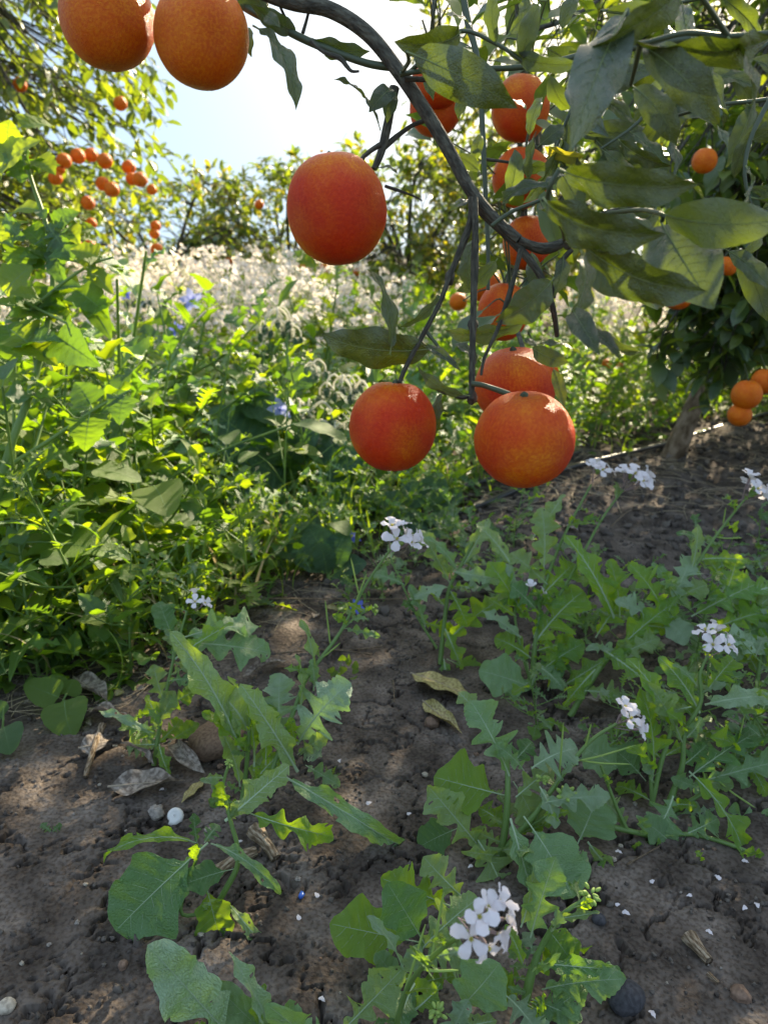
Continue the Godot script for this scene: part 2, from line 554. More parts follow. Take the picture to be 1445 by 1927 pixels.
func build_ground() -> void:
	var xs := spaced(-0.6, 0.7, 0.0026, 90.0, 1.05)
	var zs := spaced(-1.4, -0.4, 0.0027, 120.0, 1.035)
	var b := Buf.new()
	var pts := PackedVector3Array()
	var uvs := PackedVector2Array()
	for z in zs:
		for x in xs:
			var y := ground_y(x, z)
			if absf(x) < 3.5 and z < 1.0 and z > -4.5:
				y += ground_detail(x, z)
			pts.append(Vector3(x, y, z))
			uvs.append(Vector2(x, z))
	b.grid(zs.size(), xs.size(), pts, uvs)
	var g := solid(b.commit(), M.soil, "ground")
	g.set_meta("kind", "structure")
	g.set_meta("label", "dark brown cracked soil of the orchard floor")
	# loose crumbs of the same soil, too many to count
	for k in 3:
		var clod := blob(Vector3(1, 0.6, 0.85), 3.0 + k, 1.3, 7, 5, 3.0)
		clod.surface_set_material(0, M.clod[k])
		var mm := MultiMesh.new()
		mm.transform_format = MultiMesh.TRANSFORM_3D
		mm.mesh = clod
		mm.instance_count = 5600
		for i in mm.instance_count:
			var z := -0.38 - 2.2 * pow(rng.randf(), 1.6)
			var x := rnd(-0.75, 0.85) * (0.6 - z * 0.4)
			var patch := soil_mid.get_noise_2d(x * 0.8 + 11.0, z * 0.8)
			var s := 0.0006 + 0.003 * pow(rng.randf(), 5.0) + (0.0028 * rng.randf() if patch > 0.3 else 0.0)
			if i > 4200:
				z = -1.3 - 2.2 * rng.randf()
				x = rnd(-0.1, 0.75) * (0.6 - z * 0.75)
				s = 0.003 + 0.011 * pow(rng.randf(), 2.5)
			var t := Transform3D(Basis.from_euler(Vector3(rnd(0, TAU), rnd(0, TAU), rnd(0, TAU))).scaled(Vector3.ONE * s), Vector3(x, ground_y(x, z) + ground_detail(x, z) + s * 0.3, z))
			mm.set_instance_transform(i, t)
		var o := MultiMeshInstance3D.new()
		o.multimesh = mm
		put(o, "soil_crumbs")
		o.set_meta("kind", "stuff")
		tag(o, "loose crumbs of brown soil scattered over the cracked ground", "soil")

# ------------------------------------------------------------------ leaves
# A leaf grows from its origin along +z (its chord is 1 long); +y is its upper face. Surface 0 is the blade, surface 1 the veins.
func outline(kind: String, t: float, side: float, ph: float) -> float:
	var w := 0.0
	match kind:
		"citrus":
			w = 0.215 * pow(sin(PI * pow(t, 0.86)), 0.78) * (1.0 - 0.35 * smoothstep(0.78, 1.0, t))
		"citrus_broad":
			w = 0.31 * pow(sin(PI * pow(t, 0.84)), 0.7) * (1.0 - 0.3 * smoothstep(0.8, 1.0, t))
		"oblong":
			w = 0.13 * pow(sin(PI * pow(t, 1.15)), 0.6)
			w *= 0.82 + 0.18 * sin(t * 21.0 + ph + side * 1.3)
			w *= 1.0 - 0.16 * fposmod(-t * 14.0 + ph + side * 0.3, 1.0)
		"round":
			w = 0.32 * pow(sin(PI * pow(t, 1.25)), 0.62) * smoothstep(0.02, 0.3, t)
			w *= 1.0 + 0.05 * sin(t * 17.0 + ph + side) - 0.03 * fposmod(-t * 13.0 + ph + side * 0.4, 1.0)
			w += 0.03 * smoothstep(0.0, 0.05, t) * (1.0 - smoothstep(0.25, 0.35, t)) * (0.5 + 0.5 * sin(t * 55.0 + side))
		"lyrate":
			w = 0.26 * pow(sin(PI * pow(t, 1.1)), 0.6)
			var deep := 0.82 * (1.0 - smoothstep(0.45, 0.62, t))
			w *= 1.0 - deep * pow(0.5 + 0.5 * cos(t * 29.0 + side * 0.8 + ph * 0.2), 0.8)
			w *= 1.0 - 0.12 * fposmod(-t * 13.0 + ph + side * 0.4, 1.0)
		"lobed":
			w = 0.26 * pow(sin(PI * pow(t, 1.12)), 0.62)
			var d2 := (0.74 + 0.16 * sin(ph * 7.0 + side * 3.0 + floor(t * 4.3) * 2.3)) * (1.0 - 0.85 * smoothstep(0.58, 0.78, t))
			w *= 1.0 - d2 * pow(0.5 + 0.5 * cos(t * 27.0 + side * 0.9 + ph * 0.3 + 0.7 * sin(t * 6.0 + ph)), 1.15)
			w *= 1.0 - 0.16 * fposmod(-t * 15.0 + ph + side * 0.4, 1.0) * smoothstep(0.3, 0.6, t)
		"pinnate":
			w = 0.27 * pow(sin(PI * pow(t, 0.9)), 0.7)
			w *= 1.0 - 0.88 * pow(0.5 + 0.5 * cos(t * 38.0 + side * 1.2), 0.75)
		"ovate":
			w = 0.3 * pow(sin(PI * pow(t, 0.68)), 0.75) * (1.0 - 0.25 * smoothstep(0.5, 1.0, t))
			w *= 1.0 - 0.2 * fposmod(-t * 6.5 + ph * 0.3 + side * 0.2, 1.0)
			w += 0.1 * exp(-pow((t - 0.2) / 0.07, 2.0))
		"cordate":
			w = 0.46 * pow(sin(PI * pow(t, 0.6)), 0.6) * (1.0 - 0.12 * t)
			w *= 1.0 + 0.015 * sin(t * 30.0 + ph)
		"borage":
			w = 0.23 * pow(sin(PI * pow(t, 0.9)), 0.72) * (1.0 + 0.04 * sin(t * 26.0 + ph + side))
		"lance":
			w = 0.11 * pow(sin(PI * pow(t, 0.8)), 0.8)
		"grass":
			w = 0.022 * (1.0 - pow(t, 2.5))
		"petal":
			w = 0.46 * pow(t, 0.8) * pow(maxf(0.0, 1.0 - pow(t, 4.5)), 0.5) * (1.0 + 0.06 * sin(t * 9.0 + ph + side))
	if kind in ["lobed", "lyrate", "pinnate", "oblong", "round"]:
		w *= 1.0 + 0.17 * sin(t * 13.7 + ph * 3.0 + side * 2.1) * smoothstep(0.0, 0.25, t) + 0.022 * sin(t * 47.0 + ph * 5.0 - side)
	return w

# p: stem (share of the length that is stalk), bend, fold, ruffle, twist, cup, quilt, shear, veins, n, m, rib
func leaf(kind: String, sd: int, p: Dictionary) -> ArrayMesh:
	var key := "%s|%d|%s" % [kind, sd, str(p)]
	if meshes.has(key):
		return meshes[key]
	var r := RandomNumberGenerator.new()
	r.seed = sd * 977 + kind.hash() % 10007
	var n: int = p.get("n", 22)
	var m: int = p.get("m", 2)
	var ph := r.randf() * TAU
	var stalk: float = p.get("stalk", 0.1)
	var bend: float = p.get("bend", 0.6) * r.randf_range(0.75, 1.25)
	var fold: float = p.get("fold", 0.25) * r.randf_range(0.7, 1.3)
	var ruffle: float = p.get("ruffle", 0.02)
	var twist: float = p.get("twist", 0.3) * r.randf_range(-1.0, 1.0)
	var sway: float = p.get("sway", 0.25) * r.randf_range(-1.0, 1.0)
	var cup: float = p.get("cup", 0.0)
	var quilt: float = p.get("quilt", 0.0)
	var shear: float = p.get("shear", 0.0)
	var nv: int = p.get("veins", 0)
	var rib: float = p.get("rib", 0.009)
	var rolled: float = p.get("roll", 0.0)
	var freq := r.randf_range(2.2, 3.4)
	# the midrib
	var total := n + 1
	var mid := PackedVector3Array()
	var tan_ := PackedVector3Array()
	var nor := PackedVector3Array()
	var pos := Vector3.ZERO
	for i in total:
		var t := float(i) / n
		var a := bend * (0.5 - pow(t, 1.3))
		var b := sway * (0.5 - t)
		var d := Vector3(sin(b), sin(a) * cos(b), cos(a) * cos(b)).normalized()
		if i > 0:
			pos += d / n
		mid.append(pos)
		tan_.append(d)
		var up := Vector3.UP
		up = (up - d * up.dot(d)).normalized().rotated(d, twist * (t - 0.3))
		nor.append(up)
	var q := Quaternion(mid[n].normalized(), Vector3.BACK)
	var k := 1.0 / mid[n].length()
	for i in total:
		mid[i] = q * mid[i] * k
		tan_[i] = q * tan_[i]
		nor[i] = q * nor[i]
	var cols := 2 * m + 1
	var pts := PackedVector3Array()
	var uvs := PackedVector2Array()
	var off := r.randf() * 3.0
	for i in total:
		var t := float(i) / n
		var tb := clampf((t - stalk) / (1.0 - stalk), 0.0, 1.0)
		var x := nor[i].cross(tan_[i])
		for j in cols:
			var u := float(j - m) / m
			var w := maxf(outline(kind, tb, signf(u), ph), 0.0) * (1.0 if tb > 0.0 else 0.0)
			var s := u * w
			var up := absf(s) * sin(fold) + cup * s * s / 0.2
			up += ruffle * u * u * sin(tb * freq * TAU + signf(u) * 1.6 + ph) * minf(1.0, w * 8.0)
			if quilt > 0.0:
				var vk := absf(sin(PI * (tb - 0.22 * absf(u)) * maxf(nv, 6)))
				up += quilt * w * (vk - 0.5) * (1.0 - 0.5 * absf(u)) * minf(1.0, absf(u) * 4.0)
			if rolled > 0.0:
				var turn := rolled * (0.6 + 0.4 * sin(tb * 5.0 + ph))
				pts.append(mid[i] + x * sin(s * turn) / turn + nor[i] * ((1.0 - cos(s * turn)) / turn + up * 0.3))
			else:
				pts.append(mid[i] + x * s * cos(fold) + nor[i] * up + tan_[i] * shear * absf(s) * (1.0 - tb))
			uvs.append(Vector2(s + off, t))
	var blade := Buf.new()
	var holes := PackedInt32Array()
	if p.get("veins", 0) > 0 and kind in ["lobed", "lyrate", "oblong", "round"]:
		for k2 in r.randi_range(0, 4):
			var hi := r.randi_range(int(n * 0.35), n - 3)
			holes.append(hi * cols + (r.randi_range(0, m - 2) if r.randf() < 0.5 else r.randi_range(m + 1, cols - 2)))
	blade.grid(total, cols, pts, uvs, false, holes)
	var mesh := blade.commit()
	var vein := Buf.new()
	if rib > 0.0:
		var line := PackedVector3Array()
		var rad := []
		var step := maxi(1, n / 11)
		for i in range(0, total, step):
			line.append(mid[i])
			rad.append(rib * (1.05 - pow(float(i) / n, 0.7)) + 0.0012)
		vein.tube(line, rad, 4 if nv == 0 else 5)
		for v in nv:
			for side: float in [-1.0, 1.0]:
				var t0 := stalk + (1.0 - stalk) * (0.1 + 0.78 * (v + 0.25 * (1 + side) * 0.7) / nv)
				var path := PackedVector3Array()
				for e in 5:
					var f := e / 4.0
					var tt := t0 + 0.17 * f * (1.0 - 0.4 * v / nv)
					var fi := clampf(tt * n, 0.0, n - 0.001)
					var i0 := int(fi)
					var fj := m + side * f * 0.86 * m
					var j0 := clampi(int(floor(fj)), 0, cols - 2)
					var a := pts[i0 * cols + j0].lerp(pts[i0 * cols + j0 + 1], fj - j0)
					var b := pts[(i0 + 1) * cols + j0].lerp(pts[(i0 + 1) * cols + j0 + 1], fj - j0)
					path.append(a.lerp(b, fi - i0))
				vein.tube(path, [rib * 0.3, rib * 0.06], 3)
	if vein.v.size() > 0:
		vein.commit(mesh)
	meshes[key] = mesh
	return mesh

func set_leaf(parent: Node3D, mesh: ArrayMesh, blade: Material, veins: Material, t: Transform3D, called := "leaf") -> MeshInstance3D:
	var o := MeshInstance3D.new()
	o.mesh = mesh
	o.transform = t
	o.set_surface_override_material(0, blade)
	if mesh.get_surface_count() > 1:
		o.set_surface_override_material(1, veins)
	put(o, called, parent)
	return o

func pick(a: Array) -> Variant:
	return a[rng.randi() % a.size()]

# ------------------------------------------------------------------ orange trees
const CITRUS_FAR := {"n": 7, "m": 1, "stalk": 0.1, "bend": 0.8, "fold": 0.3, "ruffle": 0.015, "rib": 0.0}
const CITRUS_MID := {"n": 12, "m": 2, "stalk": 0.1, "bend": 0.8, "fold": 0.3, "ruffle": 0.018, "rib": 0.011}

func orange_tree(label: String, o: Dictionary) -> Node3D:
	var base: Vector3 = o.base
	var tree := thing("orange_tree", label, "tree", base, o.get("group", ""))
	var centre: Vector3 = o.centre - base
	var size: Vector3 = o.size
	var twigs: int = o.twigs
	var leaf_len: float = o.get("leaf", 0.085)
	var gap: float = o.get("gap", 0.0)
	var nz := FastNoiseLite.new()
	nz.seed = o.sd
	nz.frequency = 1.6
	rng.seed = o.sd * 71
	# trunk
	var lean: Vector3 = o.get("lean", Vector3(0.05, 0, 0))
	var top := Vector3(lean.x, maxf(0.25, centre.y - size.y * 0.45), lean.z)
	var r0: float = o.get("girth", 0.06)
	var tb := Buf.new()
	tb.tube(curve([Vector3(0, -0.05, 0), Vector3(lean.x * 0.3, top.y * 0.3, lean.z * 0.2), Vector3(lean.x * 0.7, top.y * 0.7, lean.z * 0.6), top]), [r0 * 1.55, r0 * 1.3, r0 * 1.16, r0 * 1.08, r0 * 1.02, r0, r0, r0 * 0.98, r0 * 0.97, r0 * 0.96, r0 * 0.95, r0 * 0.94, r0 * 0.92, r0 * 0.9, r0 * 0.87, r0 * 0.85], 12, 0.05, o.sd)
	solid(tb.commit(), M.trunk, "trunk", tree)
	# limbs
	var limbs := []
	var nl: int = o.get("limbs", 8)
	for i in nl:
		var a := TAU * (i + rnd(-0.3, 0.3)) / nl
		var e := rnd(-0.1, 1.1)
		var d := Vector3(cos(a) * cos(e), sin(e), sin(a) * cos(e))
		var tip := centre + d * size * 0.78
		var knee := top.lerp(tip, 0.5) + Vector3(0, size.y * 0.18, 0) + Vector3(rnd(-1, 1), rnd(-1, 1), rnd(-1, 1)) * 0.07
		var path := curve([top - Vector3(0, 0.06, 0), knee, tip], 7)
		var lb := Buf.new()
		lb.tube(path, [r0 * 0.45, 0.005], 8, 0.06, i)
		solid(lb.commit(), M.bark, "limb", tree)
		limbs.append(path)
	# twigs and the places of the leaves
	var twig := Buf.new()
	var spots := []
	var tries := 0
	var made := 0
	while made < twigs and tries < twigs * 6:
		tries += 1
		var d := Vector3(rnd(-1, 1), rnd(-1, 1), rnd(-1, 1))
		if d.length() > 1.0 or d.length() < 0.2:
			continue
		d = d.normalized()
		var far := 0.45 + 0.55 * pow(rng.randf(), 0.6)
		far *= 1.0 + 0.28 * nz.get_noise_3dv(d * 1.3 + Vector3(o.sd, 0, 0))
		var tip := centre + d * size * far
		if tip.y + base.y < o.get("skirt", 0.3):
			continue
		if nz.get_noise_3dv(tip * o.get("clump", 1.5)) < gap:
			continue
		made += 1
		var near := centre + (tip - centre) * 0.4
		var best := 9.0
		for path in limbs:
			for q in range(4, path.size(), 2):
				var dd: float = path[q].distance_to(tip)
				if dd < best:
					best = dd
					near = path[q]
		var length := minf(best, rnd(0.22, 0.5))
		var start := tip + (near - tip).normalized() * length
		var sag := Vector3(0, -length * rnd(0.0, 0.25), 0)
		var bend := start.lerp(tip, 0.55) - sag * 0.7 + Vector3(rnd(-1, 1), rnd(-1, 1), rnd(-1, 1)) * 0.03
		tip += sag
		var path2 := curve([start, bend, tip], 3)
		twig.tube(path2, [0.0035, 0.0012], 4)
		if best > length + 0.05:
			twig.tube(PackedVector3Array([near, near.lerp(start, 0.5) + Vector3(0, -0.02, 0), start]), [0.0045, 0.0034], 5)
		var count := rng.randi_range(6, 10)
		var axis := (tip - start).normalized()
		for c in count:
			var f := 0.25 + 0.75 * (c + rng.randf()) / count
			var p := start.lerp(bend, f * 2.0) if f < 0.5 else bend.lerp(tip, f * 2.0 - 1.0)
			var out := axis.rotated(Vector3.UP, rnd(-1.5, 1.5)) * 0.7 + Vector3(rnd(-1, 1), rnd(-1.0, 0.55), rnd(-1, 1)) * 0.8
			var bs := frame_of(out, Vector3(rnd(-0.5, 0.5), 1.0, rnd(-0.5, 0.5)))
			var s := leaf_len * rnd(0.65, 1.2)
			spots.append([Transform3D(bs.scaled_local(Vector3(rnd(0.85, 1.2), 1, 1) * s), p), rng.randi() % 3, 0])
	for e in o.get("extra", []):
		for i in int(e[2]):
			var tip: Vector3 = e[0] - base + Vector3(rnd(-1, 1), rnd(-1, 1), rnd(-1, 1)) * e[1]
			var start := tip + Vector3(rnd(-0.05, 0.18), rnd(0.1, 0.28), rnd(-0.1, 0.1))
			twig.tube(curve([start + Vector3(0.12, 0.2, 0), start, tip], 3), [0.004, 0.0012], 4)
			for c in 9:
				var p := start.lerp(tip, (c + rng.randf()) / 9.0)
				var out := Vector3(rnd(-1, 1), rnd(-1.3, 0.2), rnd(-1, 1))
				spots.append([Transform3D(frame_of(out, Vector3(rnd(-0.5, 0.5), 1.0, rnd(-0.5, 0.5))).scaled_local(Vector3(rnd(0.9, 1.25), 1, 1) * leaf_len * rnd(0.8, 1.25)), p), rng.randi() % 3, 0])
	var st := solid(twig.commit(), M.bark, "twigs", tree)
	st.set_meta("kind", "stuff")
	var pool: Array = o.get("tones", [0, 0, 1, 1, 2, 3])
	for s in spots:
		s[2] = pool[rng.randi() % pool.size()]
	# the 300 leaves that show largest are leaves of their own, the rest is one mass per tone
	var order := []
	for i in spots.size():
		var w: Vector3 = spots[i][0].origin + base
		var q := seen(w)
		var inside := q.z > 0.1 and q.x > -40 and q.x < IMG_W + 40 and q.y > -40 and q.y < IMG_H
		order.append([q.z if inside else 1000.0 + q.z, i])
	order.sort_custom(func(a, b): return a[0] < b[0])
	var rest := {}
	var own: int = o.get("own", 300)
	for k in order.size():
		var s = spots[order[k][1]]
		if k < own and order[k][0] < 1000.0:
			set_leaf(tree, leaf("citrus", s[1], CITRUS_MID if order[k][0] < 3.2 else CITRUS_FAR), M.citrus[s[2]], M.citrus_vein, s[0])
		else:
			var key: int = s[1] * 10 + s[2]
			if not rest.has(key):
				rest[key] = []
			rest[key].append(s[0])
	for key in rest:
		var mm := MultiMesh.new()
		mm.transform_format = MultiMesh.TRANSFORM_3D
		var lm: ArrayMesh = leaf("citrus", key / 10, CITRUS_FAR).duplicate()
		lm.surface_set_material(0, M.citrus[key % 10])
		mm.mesh = lm
		mm.instance_count = rest[key].size()
		for i in mm.instance_count:
			mm.set_instance_transform(i, rest[key][i])
		var node := MultiMeshInstance3D.new()
		node.multimesh = mm
		put(node, "foliage", tree)
		node.set_meta("kind", "stuff")
	return tree

func build_trees() -> void:
	orange_tree("dark leafy orange tree with a slanting trunk beside the bare path", {
		"base": on_ground(1262, 850), "centre": Vector3(1.95, 1.45, -3.05), "size": Vector3(1.36, 1.4, 1.45), "lean": Vector3(0.3, 0, -0.05), "twigs": 1300, "sd": 3,
		"girth": 0.031, "skirt": 0.3, "tones": [0, 0, 2, 2, 1, 3], "gap": -0.4, "leaf": 0.082, "extra": [[at(1385, 600, 2.2), 0.2, 26], [at(1330, 620, 2.15), 0.14, 16], [at(1300, 560, 2.2), 0.14, 14], [at(1420, 640, 2.2), 0.16, 18], [at(1440, 430, 2.1), 0.25, 26], [at(1240, 440, 2.2), 0.2, 14], [at(1330, 240, 2.0), 0.3, 14], [at(1400, 700, 2.25), 0.12, 12]]})
	orange_tree("tall orange tree full of small fruit at the left edge of the grove", {
		"base": Vector3(-2.75, 0, -4.5), "centre": Vector3(-2.55, 1.5, -4.3), "size": Vector3(1.5, 1.55, 1.2), "lean": Vector3(0.1, 0, 0), "limbs": 16, "twigs": 1600, "sd": 5, "skirt": 0.35,
		"gap": -0.3, "tones": [0, 1, 1, 1, 3, 3], "leaf": 0.085})
	orange_tree("sunlit yellow green orange tree rising behind the hanging fruit", {
		"base": Vector3(1.2, 0, -6.4), "centre": Vector3(1.25, 1.6, -6.3), "size": Vector3(1.15, 1.6, 1.0), "twigs": 560, "sd": 7, "skirt": 0.3, "gap": -0.05, "tones": [3, 3, 1, 4, 1], "leaf": 0.085})
	var row := [
		[Vector3(-2.0, 0, -7.2), Vector3(1.3, 0.75, 1.2), 0.72, "low orange tree right of the tall fruit laden one"],
		[Vector3(-0.95, 0, -7.8), Vector3(0.9, 0.8, 1.0), 0.78, "small rounded orange tree in the gap of the grove row"],
		[Vector3(0.15, 0, -6.8), Vector3(0.95, 0.8, 1.0), 0.85, "bushy orange tree behind the largest hanging orange"],
		[Vector3(1.4, 0, -8.0), Vector3(1.5, 1.0, 1.3), 1.0, "distant orange tree half hidden behind the fruiting branch"],
		[Vector3(3.7, 0, -6.5), Vector3(1.8, 1.3, 1.5), 1.2, "distant orange tree behind the one with the slanting trunk"],
		[Vector3(-5.2, 0, -8.2), Vector3(1.9, 1.3, 1.6), 1.1, "distant orange tree behind the tall one at the left edge"]]
	for i in row.size():
		var q = row[i]
		orange_tree(q[3], {"base": q[0], "centre": q[0] + Vector3(0, q[2], 0), "size": q[1], "twigs": 380, "sd": 20 + i, "skirt": 0.1, "gap": -0.15, "tones": [0, 1, 1, 3, 3, 4], "leaf": 0.095, "girth": 0.05, "limbs": 6})
	# fruit on the trees: pixel, radius in pixels, depth
	var left := [[227, 195, 12, 4.3], [121, 303, 13, 4.0], [105, 335, 12, 4.0], [147, 294, 13, 4.1], [172, 292, 12, 4.2], [198, 303, 13, 4.0], [243, 315, 12, 4.2], [249, 337, 11, 4.15], [264, 338, 13, 4.0], [194, 346, 12, 4.1], [211, 357, 13, 4.0],
		[166, 382, 12, 4.1], [172, 421, 10, 4.4], [38, 160, 12, 4.4], [293, 425, 9, 4.7], [291, 440, 9, 4.7], [296, 470, 11, 4.4], [170, 463, 11, 4.2], [151, 466, 9, 4.4], [286, 357, 9, 4.7], [62, 302, 9, 4.6], [112, 318, 10, 4.2]]
	var left_says := ["single orange highest against the sky at the right side of the tall left tree", "upper orange of the pair left in the main cluster of the tall left tree", "lowest orange at the left end of the main cluster on the tall left tree", "second orange from the left along the top of the main cluster",
		"middle orange along the top of the main cluster", "right orange along the top of the main cluster", "upper left orange of the trio at the right side of the tall left tree", "lower left orange of the trio at the right side of the tall left tree", "right orange of the trio at the right side of the tall left tree",
		"left orange of the touching pair below the main cluster", "right orange of the touching pair below the main cluster", "single orange midway down under the touching pair", "half hidden orange below the single one midway down the left tree", "orange alone near the left edge high in the tall left tree",
		"topmost of three oranges strung down the right flank of the left tree", "middle of three oranges strung down the right flank of the left tree", "lowest of three oranges strung down the right flank of the left tree", "right orange of the low pair just above the white blossom", "left orange of the low pair just above the white blossom",
		"orange partly covered below the trio at the right side of the left tree", "orange half hidden behind the top leaves of the tall weed", "orange tucked between two others at the left end of the main cluster"]
	for i in left.size():
		left[i][2] *= 1.08
		left[i][3] *= 0.8
		far_fruit(left[i], left_says[i], "oranges on the tall left tree")
	for q in [[488, 385, 9, 5.9, "high against the sky left of the red orange"], [362, 507, 10, 5.6, "just above the blossom under the left tree's right flank"], [571, 505, 11, 5.4, "close under the left side of the red orange"], [612, 507, 11, 5.4, "close under the middle of the red orange"],
		[345, 520, 8, 5.9, "lowest left, almost down in the blossom"], [430, 492, 8, 6.2, "low between the left tree and the red orange"], [672, 512, 8, 6.0, "low to the right under the red orange"]]:
		far_fruit(q, "distant orange " + q[4], "oranges in the far row")
	for q in [[1325, 303, 23, 1.72, "orange in a gap of bright sky high in the dark right tree"], [1276, 555, 28, 1.7, "orange below the tip of the long pale edged leaf"], [1404, 743, 28, 1.8, "rounded orange in the middle of the cluster at the right edge"],
			[1391, 781, 22, 1.82, "lowest orange of the cluster at the right edge"], [1437, 718, 24, 1.85, "orange cut by the right edge of the frame"], [1361, 500, 17, 1.75, "orange peeping out right of the broad concave leaf"],
			[1233, 430, 15, 1.75, "orange sliver under the drooping olive leaf"], [1226, 452, 13, 1.75, "lower orange sliver under the drooping olive leaf"], [1371, 505, 14, 1.85, "orange half hidden behind another right of the concave leaf"],
			[862, 568, 17, 2.8, "small orange behind leaves between the hanging twigs"], [1142, 685, 10, 3.4, "tiny orange low in the sunlit weeds, left one"], [1163, 690, 8, 3.5, "tiny orange low in the sunlit weeds, right one"]]:
		far_fruit(q, q[4], "oranges on the dark right tree")

func far_fruit(q: Array, label: String, group: String) -> void:
	var o := thing("orange", label, "orange", at(q[0], q[1], q[3]), group)
	var r: float = q[2] / focal * q[3]
	fruit_parts(o, r, 1.0, 0.1, int(q[0]), 18, 12)

# ------------------------------------------------------------------ fruit
func fruit_parts(o: Node3D, r: float, tall: float, blush: float, sd: int, seg: int, rings: int, facing := Vector3(0.2, 0.1, 1.0)) -> void:
	var nz := FastNoiseLite.new()
	nz.seed = sd
	nz.frequency = 0.55
	var pts := PackedVector3Array()
	var b := Buf.new()
	var ripe := Color(0.74, 0.195, 0.003)
	var red := Color(0.66, 0.056, 0.007)
	var gold := Color(0.9, 0.4, 0.02)
	for i in rings + 1:
		var a := PI * i / rings
		for j in seg + 1:
			var c := TAU * (j % seg) / seg
			var d := Vector3(sin(a) * cos(c), cos(a), sin(a) * sin(c))
			var dent := 1.0 - 0.09 * exp(-pow(a / 0.28, 2.0)) - 0.025 * exp(-pow((PI - a) / 0.2, 2.0))
			var shape := dent * (1.0 + 0.016 * nz.get_noise_3dv(d * 2.0) + 0.02 * cos(a) * cos(a) * signf(cos(a)))
			pts.append(Vector3(d.x * r * shape, d.y * r * tall * shape, d.z * r * shape))
			var k := clampf(1.3 * blush * (0.65 + 1.3 * nz.get_noise_3dv(d * 1.3 + Vector3(4, 0, 0))) + 0.25 * blush * -d.y, 0.0, 1.0)
			var col := ripe.lerp(red, k)
			col = col.lerp(gold, clampf((0.25 - k) * 0.9 + 0.4 * nz.get_noise_3dv(d * 2.5 + Vector3(9, 2, 0)), 0.0, 0.6))
			b.c.append(col)
	b.grid(rings + 1, seg + 1, pts, PackedVector2Array(), true)
	solid(b.commit(), M.peel, "peel", o)
	var sb := Buf.new()
	var bent := sin(sd * 1.7) * 0.25 * r
	if seg < 24 or o.position.distance_to(EYE) > 0.85:
		sb.tube(curve([Vector3(0, r * tall * 0.88, 0), Vector3(bent, r * tall * 1.4, 0), Vector3(bent * 3.0, r * tall * 2.1, -bent)], 3), [r * 0.05, r * 0.04], 5)
		solid(sb.commit(), M.green_twig, "stalk", o)
	if seg < 24:
		return
	var star := Buf.new()
	for k in 5:
		var d := Vector3(cos(k * TAU / 5), 0, sin(k * TAU / 5)) * r * 0.13
		var side := d.cross(Vector3.UP) * 0.45
		star.grid(3, 3, PackedVector3Array([Vector3(0, 0.004, 0), Vector3(0, 0.004, 0) + side * 0.3, side, Vector3(0, 0.005, 0), d * 0.6 + Vector3(0, 0.003, 0), d * 0.8, -side * 0.0, d * 0.7 - side * 0.4, d]))
	star.tube(PackedVector3Array([Vector3(0, -0.004, 0), Vector3(0, 0.0, 0), Vector3(0, 0.003, 0)]), [0.003, 0.002], 7)
	var cal := solid(star.commit(), M.green_twig, "calyx", o)
	cal.position.y = r * tall * 0.9
# ------------------------------------------------------------------ the fruiting branch overhead
func px_path(a: Array, depth: float, k := 5) -> PackedVector3Array:
	var pts := []
	for q in a:
		pts.append(at(q[0], q[1], depth + (q[2] if q.size() > 2 else 0.0)))
	return curve(pts, k)

const CITRUS_NEAR := {"n": 28, "m": 4, "stalk": 0.08, "bend": 1.1, "fold": 0.38, "ruffle": 0.035, "rib": 0.009, "veins": 8, "quilt": 0.09, "twist": 0.7, "cup": -0.25}

# a leaf from stalk to tip given in the photograph's pixels and true depths; width in pixels; face: which way the upper side looks
func branch_leaf(parent: Node3D, q: Array, tone: int, kind := "citrus", called := "leaf") -> void:
	var a := at(q[0], q[1], q[5])
	var b := at(q[2], q[3], q[6])
	var along := b - a
	var width: float = q[4] / focal * (q[5] + q[6]) * 0.5
	var full := 0.43 if kind == "citrus" else 0.62
	var face: Vector3 = q[7] if q.size() > 7 else Vector3(0.1, 0.75, 0.65)
	var opt := CITRUS_NEAR.duplicate()
	if q.size() > 8:
		opt.bend = q[8]
	if q.size() > 9:
		opt.fold = q[9]
	face.z *= 1.5
	var bs := frame_of(along, face)
	var s := along.length()
	set_leaf(parent, leaf(kind, int(q[0]) % 5, opt), M.citrus_near[tone], M.citrus_vein, Transform3D(bs * Basis.from_scale(Vector3(0.92 * width / full, s, s)), a), called)

